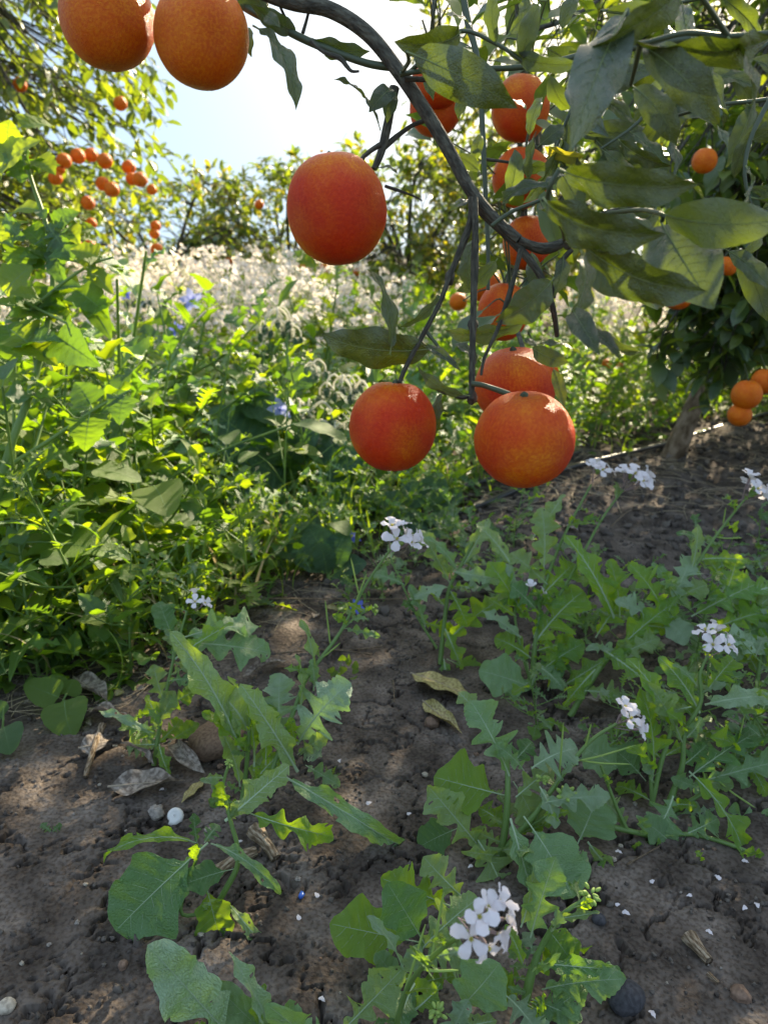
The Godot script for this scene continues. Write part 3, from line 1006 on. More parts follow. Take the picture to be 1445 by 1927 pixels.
func build_branch() -> void:
	rng.seed = 77
	var br := thing("orange_branch", "long drooping orange branch with dark bark crossing the top of the picture", "branch", at(620, 20, 0.62))
	var home := br.position
	var add := func(path: PackedVector3Array, r: Array, mat: Material, called: String, bumps := 0.06, sides := 8) -> void:
		var moved := PackedVector3Array()
		for p in path:
			moved.append(p - home)
		var b := Buf.new()
		b.tube(moved, r, sides, bumps, int(path[0].x * 900.0))
		solid(b.commit(), mat, called, br)
	add.call(px_path([[200, -330, 0.02], [360, -120, 0.01], [470, -32], [545, 2], [620, 18], [690, 62], [748, 132], [808, 222], [848, 290], [884, 356], [928, 410], [975, 452]], 0.62, 6), [0.0072, 0.0045], M.bark, "bough", 0.0, 14)
	add.call(px_path([[884, 356], [902, 392], [950, 440], [995, 488], [1022, 530], [1040, 580], [1048, 632, 0.02]], 0.622), [0.0046, 0.002], M.bark, "side_branch", 0.02)
	add.call(px_path([[975, 452], [1020, 468, 0.005], [1062, 455, 0.01], [1095, 425, 0.015], [1140, 402, 0.02], [1240, 380, 0.05]], 0.62), [0.0045, 0.0022], M.bark, "side_branch", 0.12)
	add.call(px_path([[748, 128], [690, 119], [620, 94], [560, 68], [510, 40], [468, 18], [400, -25, 0.02], [300, -60, 0.03]], 0.625), [0.003, 0.0032], M.green_twig, "twig", 0.05)
	add.call(px_path([[585, 78], [610, 98], [640, 110], [652, 124], [662, 134], [676, 134]], 0.615, 4), [0.0022, 0.0009], M.bark, "twig", 0.15)
	add.call(px_path([[560, 66], [543, 45], [527, 12], [512, -20]], 0.63, 4), [0.0016, 0.0009], M.bark, "twig")
	add.call(px_path([[570, 62], [577, 38], [584, 8], [590, -20]], 0.63, 4), [0.0016, 0.0009], M.bark, "twig")
	add.call(px_path([[742, 165], [736, 200], [726, 250], [716, 290], [704, 318]], 0.63), [0.0042, 0.0026], M.bark, "side_branch")
	add.call(px_path([[716, 272], [697, 284], [684, 296], [672, 312, 0.0]], 0.61, 4), [0.0022, 0.0017], M.bark, "twig")
	add.call(px_path([[720, 280], [750, 254], [780, 234], [818, 222]], 0.635), [0.0024, 0.0016], M.bark, "twig", 0.1)
	add.call(px_path([[886, 372], [884, 420], [868, 465], [846, 520], [826, 572], [800, 622], [764, 690], [752, 720]], 0.61), [0.0027, 0.0019], M.bark, "side_branch", 0.12)
	add.call(px_path([[892, 372], [894, 430], [893, 500], [890, 600], [888, 700], [887, 752]], 0.605), [0.0028, 0.0025], M.bark, "side_branch", 0.1)
	add.call(px_path([[887, 722], [905, 724], [930, 732], [958, 742, -0.012]], 0.6, 4), [0.0024, 0.0021], M.green_twig, "twig")
	add.call(px_path([[888, 742], [870, 748], [850, 742], [828, 735], [800, 720]], 0.608, 4), [0.002, 0.0012], M.bark, "twig", 0.15)
	add.call(px_path([[905, 120], [906, 200], [910, 290], [914, 380], [918, 470], [918, 545]], 0.72), [0.0028, 0.0018], M.green_twig, "twig")
	add.call(px_path([[868, -30], [880, 40], [896, 100], [905, 160]], 0.72), [0.0034, 0.0028], M.green_twig, "twig")
	add.call(px_path([[752, 140], [800, 133], [870, 129], [960, 128], [1040, 117], [1110, 100], [1200, 88], [1300, 72]], 0.6), [0.0019, 0.0028], M.green_twig, "twig")
	add.call(px_path([[762, 148], [800, 149], [850, 143], [884, 140]], 0.61, 4), [0.0027, 0.0018], M.bark, "twig", 0.12)
	add.call(px_path([[980, 470], [962, 540], [940, 610], [912, 672], [905, 706]], 0.6), [0.0022, 0.0012], M.bark, "twig", 0.1)
	add.call(px_path([[724, 350], [760, 362], [785, 372], [794, 378]], 0.62, 4), [0.0013, 0.0006], M.bark, "twig", 0.15)
	add.call(px_path([[1040, 560], [1052, 500], [1075, 470]], 0.63, 4), [0.0022, 0.0018], M.bark, "twig", 0.15)
	add.call(px_path([[925, 425], [960, 400], [995, 385], [1030, 372]], 0.58, 4), [0.0016, 0.0014], M.green_twig, "twig")
	add.call(px_path([[915, 300], [960, 306], [990, 315]], 0.8, 4), [0.0018, 0.0012], M.bark, "twig")
	# knobs and scars on the bark
	for q in [[890, 612], [888, 748], [1068, 455], [846, 522]]:
		var k := solid(blob(Vector3(0.0042, 0.0058, 0.004), q[0] * 0.01, 0.4, 8, 6), M.bark, "knot", br)
		k.position = at(q[0], q[1], 0.612) - home
	# the leaves: stalk x, y, tip x, y, width, stalk depth, tip depth, face, bend, fold
	var cam := Vector3(0, 0.15, 1)
	var up := Vector3(0, 1, 0.25)
	var away := Vector3(0, 0.5, -0.8)
	var list := [
		[[476, 48, 557, 208, 46, 0.61, 0.6, Vector3(0.7, 0.4, 0.5)], 0], [[466, 50, 474, 108, 30, 0.66, 0.66, Vector3(-0.5, 0, 1)], 2], [[572, 70, 697, 96, 46, 0.63, 0.63, Vector3(0, -0.9, 0.5)], 2],
		[[560, 62, 470, 6, 44, 0.63, 0.6, Vector3(0, -0.6, 0.8)], 2], [[520, 45, 438, 10, 40, 0.66, 0.62, Vector3(0.2, 0.4, 0.9), 1.6], 2], [[500, 30, 528, 52, 30, 0.6, 0.59, cam, 1.4], 0],
		[[716, 246, 628, 150, 24, 0.62, 0.62, Vector3(0.9, 0.3, 0.25)], 2], [[738, 168, 694, 212, 42, 0.62, 0.61, Vector3(-0.4, -0.3, 0.9), 1.3], 2], [[736, 170, 728, 232, 34, 0.63, 0.62, cam], 0], [[703, 322, 748, 328, 24, 0.61, 0.6, up], 2],
		[[868, 58, 741, 78, 74, 0.56, 0.54, Vector3(0.15, -0.7, 0.7), 1.3, 0.5], 1], [[766, 98, 974, 204, 96, 0.52, 0.5, Vector3(0.1, -0.35, 0.9), 0.7, 0.2], 1], [[832, 28, 888, 52, 40, 0.58, 0.58, up], 2],
		[[936, 88, 934, -20, 36, 0.55, 0.54, Vector3(-0.8, 0, 0.6)], 2], [[952, 70, 1004, -8, 52, 0.58, 0.6, Vector3(0.2, -0.6, 0.8)], 0], [[982, 118, 1014, 4, 44, 0.55, 0.53, Vector3(-0.3, 0.2, 1), 1.5], 2],
		[[952, 88, 1096, 116, 36, 0.56, 0.54, Vector3(0, -0.75, 0.65), 2.0], 2], [[1022, 86, 1098, 124, 50, 0.62, 0.64, Vector3(0.3, -0.8, 0.5), 1.2], 0], [[1034, 136, 1075, 206, 42, 0.68, 0.7, Vector3(-0.8, -0.2, 0.6)], 0],
		[[1056, 62, 1088, -12, 34, 0.6, 0.6, Vector3(-0.5, 0.3, 0.8)], 2], [[894, 150, 862, 226, 36, 0.6, 0.6, Vector3(-0.5, 0.1, 0.85)], 2], [[900, 190, 945, 150, 20, 0.66, 0.66, cam], 0],
		[[955, 188, 906, 216, 32, 0.72, 0.72, up], 2], [[956, 190, 990, 207, 26, 0.72, 0.72, up], 2], [[996, 262, 1020, 184, 28, 0.72, 0.72, Vector3(-0.7, 0.2, 0.7)], 2],
		[[1180, 18, 1073, 282, 108, 0.44, 0.4, Vector3(-0.45, 0.05, 0.9), 0.5, 0.2], 2], [[1300, -30, 1102, 92, 92, 0.43, 0.42, Vector3(0.2, -0.75, 0.65), 0.7], 1], [[1455, 68, 1192, 76, 84, 0.46, 0.44, Vector3(0, -0.8, 0.6), 1.3], 1],
		[[1204, 84, 1353, 236, 84, 0.45, 0.44, Vector3(0.5, -0.55, 0.65), 1.3], 1], [[1368, 70, 1402, 248, 60, 0.45, 0.44, Vector3(0.75, -0.2, 0.65), 0.8], 1], [[1186, 160, 1272, 274, 66, 0.5, 0.5, Vector3(0.5, -0.6, 0.6)], 1],
		[[1052, 318, 1316, 346, 92, 0.46, 0.42, Vector3(0.0, -0.6, 0.8), 1.6, 0.4], 1], [[1022, 372, 1254, 440, 100, 0.47, 0.42, Vector3(0.1, -0.65, 0.75), 1.6, 0.4], 1], [[1240, 400, 1475, 410, 98, 0.45, 0.42, Vector3(0, -0.45, 0.9), 1.5, 0.25], 0],
		[[1090, 452, 1330, 548, 104, 0.46, 0.42, Vector3(0.15, -0.75, 0.65), 0.9, 0.45], 1], [[1092, 470, 1066, 606, 78, 0.52, 0.5, Vector3(0.6, -0.3, 0.75)], 0], [[1100, 478, 1186, 556, 70, 0.54, 0.54, Vector3(0.3, -0.6, 0.75)], 0],
		[[1078, 584, 1128, 668, 52, 0.5, 0.47, Vector3(-0.5, 0.4, 0.75)], 2], [[1108, 622, 1166, 676, 32, 0.52, 0.5, Vector3(0, 0.5, 0.9)], 2], [[1128, 620, 1210, 662, 22, 0.53, 0.53, Vector3(0, -0.7, 0.6)], 0], [[1050, 405, 1168, 438, 36, 0.5, 0.47, Vector3(0, 0.75, 0.6), 1.2], 2],
		[[950, 388, 968, 280, 40, 0.64, 0.63, Vector3(0.5, -0.1, 0.9)], 0], [[942, 390, 1042, 352, 34, 0.57, 0.54, Vector3(0, 0.6, 0.8), 2.1], 2], [[995, 345, 1010, 245, 28, 0.56, 0.54, Vector3(-0.7, 0.3, 0.6), 1.2], 2], [[1012, 276, 1062, 238, 36, 0.6, 0.6, cam], 2],
		[[1018, 270, 1100, 292, 30, 0.66, 0.67, Vector3(0, -0.8, 0.5)], 4], [[1020, 350, 1075, 330, 30, 0.58, 0.58, up], 2], [[1015, 372, 1080, 400, 34, 0.55, 0.52, Vector3(0.1, -0.8, 0.5), 1.4], 0],
		[[826, 654, 604, 628, 88, 0.615, 0.62, Vector3(0, -0.55, 0.85), 0.9, 0.15], 1], [[734, 668, 690, 506, 40, 0.6, 0.6, Vector3(0.75, -0.3, 0.6)], 0], [[828, 548, 752, 615, 24, 0.6, 0.6, Vector3(0.3, -0.6, 0.8)], 0], [[798, 652, 868, 700, 22, 0.6, 0.58, Vector3(-0.4, 0.8, 0.5)], 2],
		[[996, 598, 836, 620, 44, 0.66, 0.66, Vector3(0, -0.75, 0.65)], 0], [[898, 442, 884, 548, 36, 0.66, 0.66, Vector3(-0.8, -0.2, 0.6)], 0], [[936, 486, 858, 548, 40, 0.68, 0.68, Vector3(0, -0.6, 0.8)], 0], [[1042, 522, 932, 606, 82, 0.6, 0.6, Vector3(-0.2, -0.5, 0.85)], 0],
		[[998, 652, 1070, 682, 40, 0.6, 0.59, Vector3(0, -0.4, 0.9)], 0], [[1010, 648, 1092, 668, 26, 0.63, 0.63, up], 0], [[884, 745, 786, 688, 26, 0.6, 0.6, Vector3(0, -0.8, 0.6)], 0], [[832, 735, 820, 822, 32, 0.64, 0.64, Vector3(-0.8, 0, 0.6)], 0],
		[[1040, 690, 1062, 768, 28, 0.66, 0.66, cam], 3], [[898, 690, 852, 648, 30, 0.62, 0.62, up], 2], [[905, 325, 858, 292, 30, 0.63, 0.63, cam], 0], [[895, 378, 846, 398, 30, 0.63, 0.63, up], 2], [[905, 250, 888, 312, 26, 0.66, 0.66, cam], 0],
		[[1010, 655, 985, 640, 24, 0.6, 0.6, up], 2], [[960, 300, 1050, 300, 30, 0.7, 0.72, Vector3(0, -0.9, 0.3)], 0], [[1245, 130, 1300, 180, 50, 0.6, 0.6, Vector3(0.2, -0.6, 0.7)], 2], [[1300, 60, 1340, 150, 45, 0.58, 0.58, cam], 2],
		[[1000, 470, 1018, 560, 34, 0.66, 0.66, Vector3(-0.5, 0.1, 0.8)], 2], [[1060, 480, 1040, 560, 40, 0.62, 0.62, Vector3(0.3, -0.2, 0.9)], 2], [[800, 130, 815, 190, 26, 0.66, 0.66, cam], 0]]
	for q in list:
		branch_leaf(br, q[0], q[1])
	branch_leaf(br, [1242, 415, 1342, 582, 158, 0.47, 0.44, Vector3(-0.2, 0.1, 1.0), 0.9, 0.5], 0, "citrus_broad")
	# leafy sprigs reaching in from the right, each leaf on its twig
	var sprigs := [[[[1500, -60], [1380, -20], [1250, 10], [1130, 20]], 0.68], [[[1500, 40], [1400, 110], [1290, 150], [1190, 170]], 0.72], [[[1500, 180], [1420, 190], [1340, 200], [1230, 230]], 0.66], [[[1300, 72], [1260, 150], [1200, 230], [1130, 280]], 0.64], [[[1500, 330], [1440, 400], [1400, 450], [1330, 480]], 0.66],
		[[[1140, 402], [1160, 460], [1130, 500], [1110, 530]], 0.66], [[[1110, 100], [1090, 170], [1060, 240], [1040, 300]], 0.68], [[[1500, 100], [1420, 240], [1400, 330], [1420, 400]], 0.6], [[[1240, 380], [1200, 300], [1150, 260], [1080, 250]], 0.7]]
	for q in sprigs:
		var line := px_path(q[0], q[1], 4)
		add.call(line, [0.0022, 0.0011], M.green_twig, "twig", 0.03)
		for k in 8:
			var f := (k + 0.6) / 8.0
			var p: Vector3 = line[mini(int(f * line.size()), line.size() - 1)]
			var sp := seen(p)
			var a := rnd(0.2, 2.6) if k % 2 == 0 else rnd(-0.9, 1.4)
			var l := rnd(95, 180)
			var c := Vector2(sp.x + cos(a) * l * 0.5, sp.y + sin(a) * l * 0.5)
			if c.distance_to(Vector2(1325, 303)) < 75 or c.distance_to(Vector2(1272, 565)) < 80 or c.distance_to(Vector2(1361, 500)) < 45 or c.y > 545 or sp.x > 1460:
				continue
			branch_leaf(br, [sp.x, sp.y, sp.x + cos(a) * l, sp.y + sin(a) * l, l * rnd(0.28, 0.4), sp.z, sp.z + rnd(-0.05, 0.04), Vector3(rnd(-0.8, 0.8), rnd(-0.7, 0.6), rnd(0.3, 0.8)), rnd(0.6, 1.5), rnd(0.25, 0.5)], pick([0, 2, 2, 0, 1]))
	for q in [[[[1475, 60, 0.0], [1368, 68, 0.0], [1290, 62, -0.01], [1204, 82, -0.01], [1182, 60, -0.02], [1180, 18, -0.02]], 0.46], [[[1062, 455, 0.16], [1058, 430, 0.08], [1030, 372, 0.01], [1052, 318, 0.0]], 0.465], [[[1062, 455, 0.16], [1082, 455, 0.06], [1090, 452, 0.0]], 0.465], [[[1140, 402, 0.18], [1200, 395, 0.08], [1242, 402, 0.0], [1246, 415, 0.0]], 0.46],
		[[[800, 622, 0.0], [815, 640, 0.0], [826, 654, 0.0]], 0.612], [[[752, 140, 0.08], [768, 118, 0.0], [766, 98, -0.03]], 0.55], [[[766, 140, 0.06], [810, 100, 0.01], [868, 58, 0.0], [936, 84, -0.01], [984, 116, -0.01]], 0.56], [[[1368, 68, 0.0], [1330, 10, -0.02], [1300, -30, -0.03]], 0.46], [[[1204, 84, 0.0], [1196, 120, 0.02], [1186, 160, 0.04]], 0.455]]:
		add.call(px_path(q[0], q[1], 4), [0.0018, 0.0013], M.green_twig, "twig", 0.03)
	for c in br.get_children():
		if c.name.begins_with("leaf"):
			c.position -= home
	# a second, farther branch behind it with smaller looking leaves
	var back := thing("orange_branch", "leafy inner orange branch behind the drooping one, strung with oranges", "branch", at(980, 60, 1.1))
	var h2 := back.position
	var limbs := PackedVector3Array()
	var thin := Buf.new()
	for q in [[[[990, -160, 0.1], [975, -20, 0.05], [985, 140], [1000, 270], [985, 400], [955, 540], [985, 660, -0.2]], 0.006, 0.003], [[[830, -120, 0.1], [815, 20], [818, 110]], 0.004, 0.002], [[[985, 60], [1080, 30, 0.05], [1180, -40, 0.1]], 0.004, 0.002], [[[1000, 270], [1060, 330, 0.1], [1150, 360, 0.2]], 0.003, 0.0015]]:
		var moved := PackedVector3Array()
		for p in px_path(q[0], 1.12):
			moved.append(p - h2)
		limbs.append_array(moved)
		var b := Buf.new()
		b.tube(moved, [q[1], q[2]], 7, 0.08)
		solid(b.commit(), M.bark, "limb", back)
	for i in 95:
		var px := rnd(800, 1110)
		var py := rnd(-60, 620)
		if px < 860 and py > 330:
			continue
		var d := rnd(0.95, 1.3)
		var p := at(px, py, d)
		var dir := Vector3(rnd(-1, 1), rnd(-1, 0.6), rnd(-0.6, 0.6)).normalized()
		var s := rnd(0.05, 0.085)
		var best := limbs[0]
		for l in limbs:
			if l.distance_to(p - h2) < best.distance_to(p - h2):
				best = l
		thin.tube(curve([best, best.lerp(p - h2, 0.5) + Vector3(0, 0.015, 0), p - h2], 4), [0.0015, 0.0008], 4)
		set_leaf(back, leaf("citrus", i % 4, CITRUS_MID), M.citrus[pick([0, 0, 2, 1, 3])], M.citrus_vein, Transform3D(frame_of(dir, Vector3(rnd(-0.6, 0.6), 1, rnd(-0.6, 0.6))).scaled_local(Vector3.ONE * s), p - h2))
	var tw := solid(thin.commit(), M.green_twig, "twigs", back)
	tw.set_meta("kind", "stuff")

func build_branch_fruit() -> void:
	var list := [
		[203, 37, 87, 90, 0.62, 0.05, "plain orange at the top left touching its larger twin"], [380, 69, 88, 95, 0.61, 0.05, "large plain orange with a drop shaped outline right of its twin"],
		[634, 396, 94, 106, 0.6, 0.85, "large red blushed orange alone against sky and blossom"], [739, 803, 82, 89, 0.62, 0.8, "red and gold mottled orange with a bright sun glint"],
		[986, 828, 94, 93, 0.585, 0.62, "big coral orange hanging lowest in front of another"], [969, 728, 76, 76, 0.7, 0.6, "coral orange half hidden behind the lowest one"],
		[1012, 705, 38, 38, 1.1, 0.5, "orange sliver peeping out right of the two coral ones"], [946, 588, 48, 57, 1.08, 0.55, "pink orange crossed by two dark narrow leaves"],
		[980, 336, 54, 57, 1.06, 0.5, "orange wrapped by a dark leaf, third down the inner string"], [979, 205, 54, 62, 1.06, 0.5, "orange with a fiery lower half, behind small round leaves"],
		[822, 155, 48, 50, 1.1, 0.5, "upper orange of the pair behind the bough"], [819, 204, 49, 54, 1.14, 0.5, "lower orange of the pair behind the bough"],
		[992, 458, 46, 52, 1.1, 0.45, "orange behind the fork of the bough"], [912, 538, 30, 32, 1.3, 0.3, "small orange tucked behind the pink one"]]
	for q in list:
		var o := thing("orange", q[6], "orange", at(q[0], q[1], q[4]), "oranges on the near branches")
		var r: float = q[2] / focal * q[4]
		fruit_parts(o, r, lerpf(1.0, q[3] / float(q[2]), 0.88) * 0.98, q[5], int(q[0] * 3.1), 40, 28)
		o.rotation = Vector3(0.12, q[0] * 0.7, 0.1 * sin(q[0]))

# ------------------------------------------------------------------ the plants in front, one by one
const OPT := {
	"oblong": {"n": 34, "m": 3, "stalk": 0.06, "bend": 0.7, "fold": 0.3, "ruffle": 0.075, "rib": 0.011, "veins": 8, "quilt": 0.2, "twist": 1.1},
	"round": {"n": 34, "m": 4, "stalk": 0.16, "bend": 0.6, "fold": 0.16, "ruffle": 0.04, "rib": 0.008, "veins": 6, "quilt": 0.14, "twist": 0.3},
	"lyrate": {"n": 48, "m": 3, "stalk": 0.06, "bend": 0.7, "fold": 0.2, "ruffle": 0.07, "rib": 0.011, "veins": 6, "quilt": 0.2, "shear": 0.25, "twist": 0.4},
	"lobed": {"n": 50, "m": 3, "stalk": 0.06, "bend": 0.7, "fold": 0.22, "ruffle": 0.075, "rib": 0.011, "veins": 6, "quilt": 0.2, "shear": 0.35, "twist": 0.9},
	"ovate": {"n": 40, "m": 3, "stalk": 0.18, "bend": 0.7, "fold": 0.25, "ruffle": 0.02, "rib": 0.008, "veins": 6, "quilt": 0.14, "shear": -0.3, "twist": 0.9},
	"cordate": {"n": 24, "m": 4, "stalk": 0.04, "bend": 0.4, "fold": 0.1, "ruffle": 0.015, "rib": 0.006, "veins": 4, "quilt": 0.03, "shear": -0.25, "twist": 0.2},
	"borage": {"n": 34, "m": 4, "stalk": 0.12, "bend": 0.8, "fold": 0.2, "ruffle": 0.02, "rib": 0.011, "veins": 9, "quilt": 0.2, "twist": 0.3},
	"pinnate": {"n": 44, "m": 2, "stalk": 0.1, "bend": 0.7, "fold": 0.2, "ruffle": 0.02, "rib": 0.009, "shear": 0.5, "twist": 0.9},
	"lance": {"n": 18, "m": 2, "stalk": 0.05, "bend": 0.7, "fold": 0.3, "ruffle": 0.02, "rib": 0.008, "twist": 0.6},
	"grass": {"n": 12, "m": 1, "stalk": 0.0, "bend": 1.3, "fold": 0.3, "ruffle": 0.0, "rib": 0.0, "twist": 1.0}}
const WIDE := {"oblong": 0.235, "round": 0.6, "lyrate": 0.45, "lobed": 0.44, "ovate": 0.52, "cordate": 0.86, "borage": 0.44, "pinnate": 0.48, "lance": 0.21}

class Plant:
	var stems := []
	var node: Node3D
	var home: Vector3
	var d0: float

func rooted(called: String, label: String, category: String, px: float, py: float, group := "") -> Plant:
	var p := Plant.new()
	p.home = on_ground(px, py)
	p.home.y = ground_y(p.home.x, p.home.z) + ground_detail(p.home.x, p.home.z)
	p.d0 = seen(p.home).z
	p.node = thing(called, label, category, p.home, group)
	return p

func add_stem(p: Plant, a: Array, r0: float, r1: float, mat: Material = null, called := "stem") -> void:
	var pts := []
	p.stems.append(a)
	for q in a:
		pts.append(at(q[0], q[1], p.d0 + (q[2] if q.size() > 2 else 0.0)) - p.home)
	var b := Buf.new()
	b.tube(curve(pts, 5), [r0, r1], 8, 0.05, int(a[0][0]))
	solid(b.commit(), mat if mat != null else M.stem, called, p.node)

# q: stalk x, y, depth offset, tip x, y, depth offset, width in pixels; then roll, bend
func add_leaf(p: Plant, kind: String, q: Array, tone: int, set_of := "rocket") -> void:
	var a := at(q[0], q[1], p.d0 + q[2])
	var b := at(q[3], q[4], p.d0 + q[5])
	var along := b - a
	var s := along.length()
	var width: float = q[6] / focal * (p.d0 + (q[2] + q[5]) * 0.5)
	var opt: Dictionary = OPT[kind].duplicate()
	if q.size() > 8:
		opt.bend = q[8]
	var bs := frame_of(along, Vector3(0.05, 0.8, 0.62), deg_to_rad(q[7]) if q.size() > 7 else 0.0)
	var tones: Array = M[set_of]
	if set_of == "rocket":
		width *= 0.84
		tone = [[0, 4, 5], [1, 3, 5], [2, 0, 2], [3, 3, 5]][tone][int(q[1] + q[3]) % 3]
	set_leaf(p.node, leaf(kind, int(q[0] + q[4]) % 6, opt), tones[tone % tones.size()], M.rocket_vein if set_of == "rocket" else M.weed_vein, Transform3D(bs * Basis.from_scale(Vector3(width / WIDE[kind], s, s)), a - p.home))

# smaller leaves all along the stems of a plant
func fill(p: Plant, count: int, lo := 30.0, hi := 84.0) -> void:
	for i in count:
		var st: Array = p.stems[rng.randi() % p.stems.size()]
		var k := rng.randi_range(1, st.size() - 1)
		var f := rng.randf()
		var a = st[k - 1]
		var b = st[k]
		var dd: float = lerpf(a[2] if a.size() > 2 else 0.0, b[2] if b.size() > 2 else 0.0, f)
		var x := lerpf(a[0], b[0], f)
		var y := lerpf(a[1], b[1], f)
		var ang := rnd(-3.3, 0.4)
		var l := rnd(lo, hi) * (0.6 if k == st.size() - 1 else 1.0)
		add_leaf(p, pick(["lobed", "oblong", "lobed", "lyrate"]), [x, y, dd, x + cos(ang) * l, y + sin(ang) * l * 0.75, dd + rnd(-0.06, 0.05), l * rnd(0.32, 0.6), rnd(-40, 40)], pick([0, 1, 1, 2, 3]))

func around_of(face: Vector3) -> Vector3:
	return face.cross(Vector3(0.1, 0.3, 0.9)).normalized()

func petal_mesh(sd: int) -> ArrayMesh:
	return leaf("petal", sd, {"n": 10, "m": 3, "stalk": 0.0, "bend": 1.0, "fold": -0.1, "ruffle": 0.06, "rib": 0.0, "twist": 0.2, "sway": 0.1})

# a head of white four petalled flowers round a knot of buds; every flower has a stalk and its petals are parts of it
func flower_head(parent: Node3D, where: Vector3, axis: Vector3, flowers: int, size: float, petals := true) -> void:
	flowers = maxi(2, int(flowers * 0.75))
	axis = axis.normalized()
	var knot := Buf.new()
	var bm := blob(Vector3(0.9, 1.5, 0.9), 2.0, 0.1, 6, 5)
	for i in 11:
		var d := (axis + Vector3(rnd(-1, 1), rnd(-1, 1), rnd(-1, 1)) * 0.75).normalized()
		var p := where + d * size * rnd(0.25, 0.55)
		var bs := frame_of(d.cross(Vector3(0.3, 0.2, 0.9)), d)
		knot.add(bm, 0, Transform3D(bs.scaled_local(Vector3.ONE * size * 0.14), p))
		knot.tube(PackedVector3Array([where, where.lerp(p, 0.5), p]), [size * 0.035, size * 0.03], 4)
	solid(knot.commit(), M.bud, "buds", parent)
	for i in flowers:
		var a := TAU * (i + rnd(-0.2, 0.2)) / flowers
		var side := axis.cross(Vector3(0.2, 0.1, 1.0)).normalized().rotated(axis, a)
		var d := (side * rnd(0.6, 1.1) + axis * rnd(0.15, 0.9)).normalized()
		var start := where - axis * size * rnd(0.3, 1.2)
		var mouth := where + d * size * rnd(0.7, 1.15)
		var fl := Node3D.new()
		fl.position = mouth
		put(fl, "flower", parent)
		var face := (d + axis * 0.5 + Vector3(0, 0.15, 0)).normalized()
		var cb := Buf.new()
		cb.tube(curve([start - mouth, (start - mouth) * 0.4 + side * size * 0.1, -face * size * 0.35], 3), [size * 0.035, size * 0.04], 5)
		cb.tube(PackedVector3Array([-face * size * 0.42, -face * size * 0.25, Vector3.ZERO]), [size * 0.07, size * 0.1, size * 0.06], 6)
		solid(cb.commit(), M.calyx, "calyx", fl)
		var eye := Buf.new()
		for k in 5:
			var lean := around_of(face).rotated(face, TAU * k / 5.0) * size * 0.07
			eye.tube(PackedVector3Array([Vector3.ZERO, face * size * 0.12 + lean * 0.7, face * size * 0.24 + lean]), [size * 0.02, size * 0.035], 4)
		solid(eye.commit(), M.stamen, "stamens", fl)
		var open := rnd(0.5, 0.95)
		var around := face.cross(Vector3(0.1, 0.3, 0.9)).normalized()
		if petals:
			for k in 4:
				var out := around.rotated(face, TAU * k / 4.0 + rnd(-0.2, 0.2))
				var pd := (out * open + face * (1.1 - open)).normalized()
				set_leaf(fl, petal_mesh(i % 3), M.petal, M.petal, Transform3D(frame_of(pd, face).scaled_local(Vector3.ONE * size * rnd(0.76, 0.98)), Vector3.ZERO), "petal")
		else:
			var pb := Buf.new()
			for k in 4:
				var out := around.rotated(face, TAU * k / 4.0)
				pb.add(petal_mesh(i % 3), 0, Transform3D(frame_of((out * open + face * (1.1 - open)).normalized(), face).scaled_local(Vector3.ONE * size * 0.85), Vector3.ZERO))
			solid(pb.commit(), M.petal, "petals", fl)

func add_head(p: Plant, px: float, py: float, dd: float, flowers: int, size_px: float, axis := Vector3(0.3, 0.8, 0.2)) -> void:
	flower_head(p.node, at(px, py, p.d0 + dd) - p.home, axis, flowers, 0.88 * size_px / focal * (p.d0 + dd))

func add_pods(p: Plant, list: Array) -> void:
	for q in list:
		var b := Buf.new()
		var a := at(q[0], q[1], p.d0 + q[4]) - p.home
		var e := at(q[2], q[3], p.d0 + q[4] - 0.01) - p.home
		b.tube(curve([a, a.lerp(e, 0.4) - Vector3(0, 0.002, 0), e], 3), [0.0006, 0.0012, 0.0012, 0.0012, 0.0011, 0.0011, 0.0004], 5)
		solid(b.commit(), M.bud, "seed_pod", p.node)

func buds(p: Plant, px: float, py: float, dd: float, size_px: float) -> void:
	var s: float = size_px / focal * (p.d0 + dd)
	var knot := Buf.new()
	var bm := blob(Vector3(0.8, 1.4, 0.8), 4.0, 0.1, 6, 5)
	for i in 16:
		var d := Vector3(rnd(-1, 1), rnd(-0.5, 1), rnd(-1, 1)).normalized()
		knot.add(bm, 0, Transform3D(frame_of(d.cross(Vector3(0.3, 0.2, 0.9)), d).scaled_local(Vector3.ONE * s * 0.2), d * s * rnd(0.3, 0.8)))
	var o := solid(knot.commit(), M.bud, "buds", p.node)
	o.position = at(px, py, p.d0 + dd) - p.home

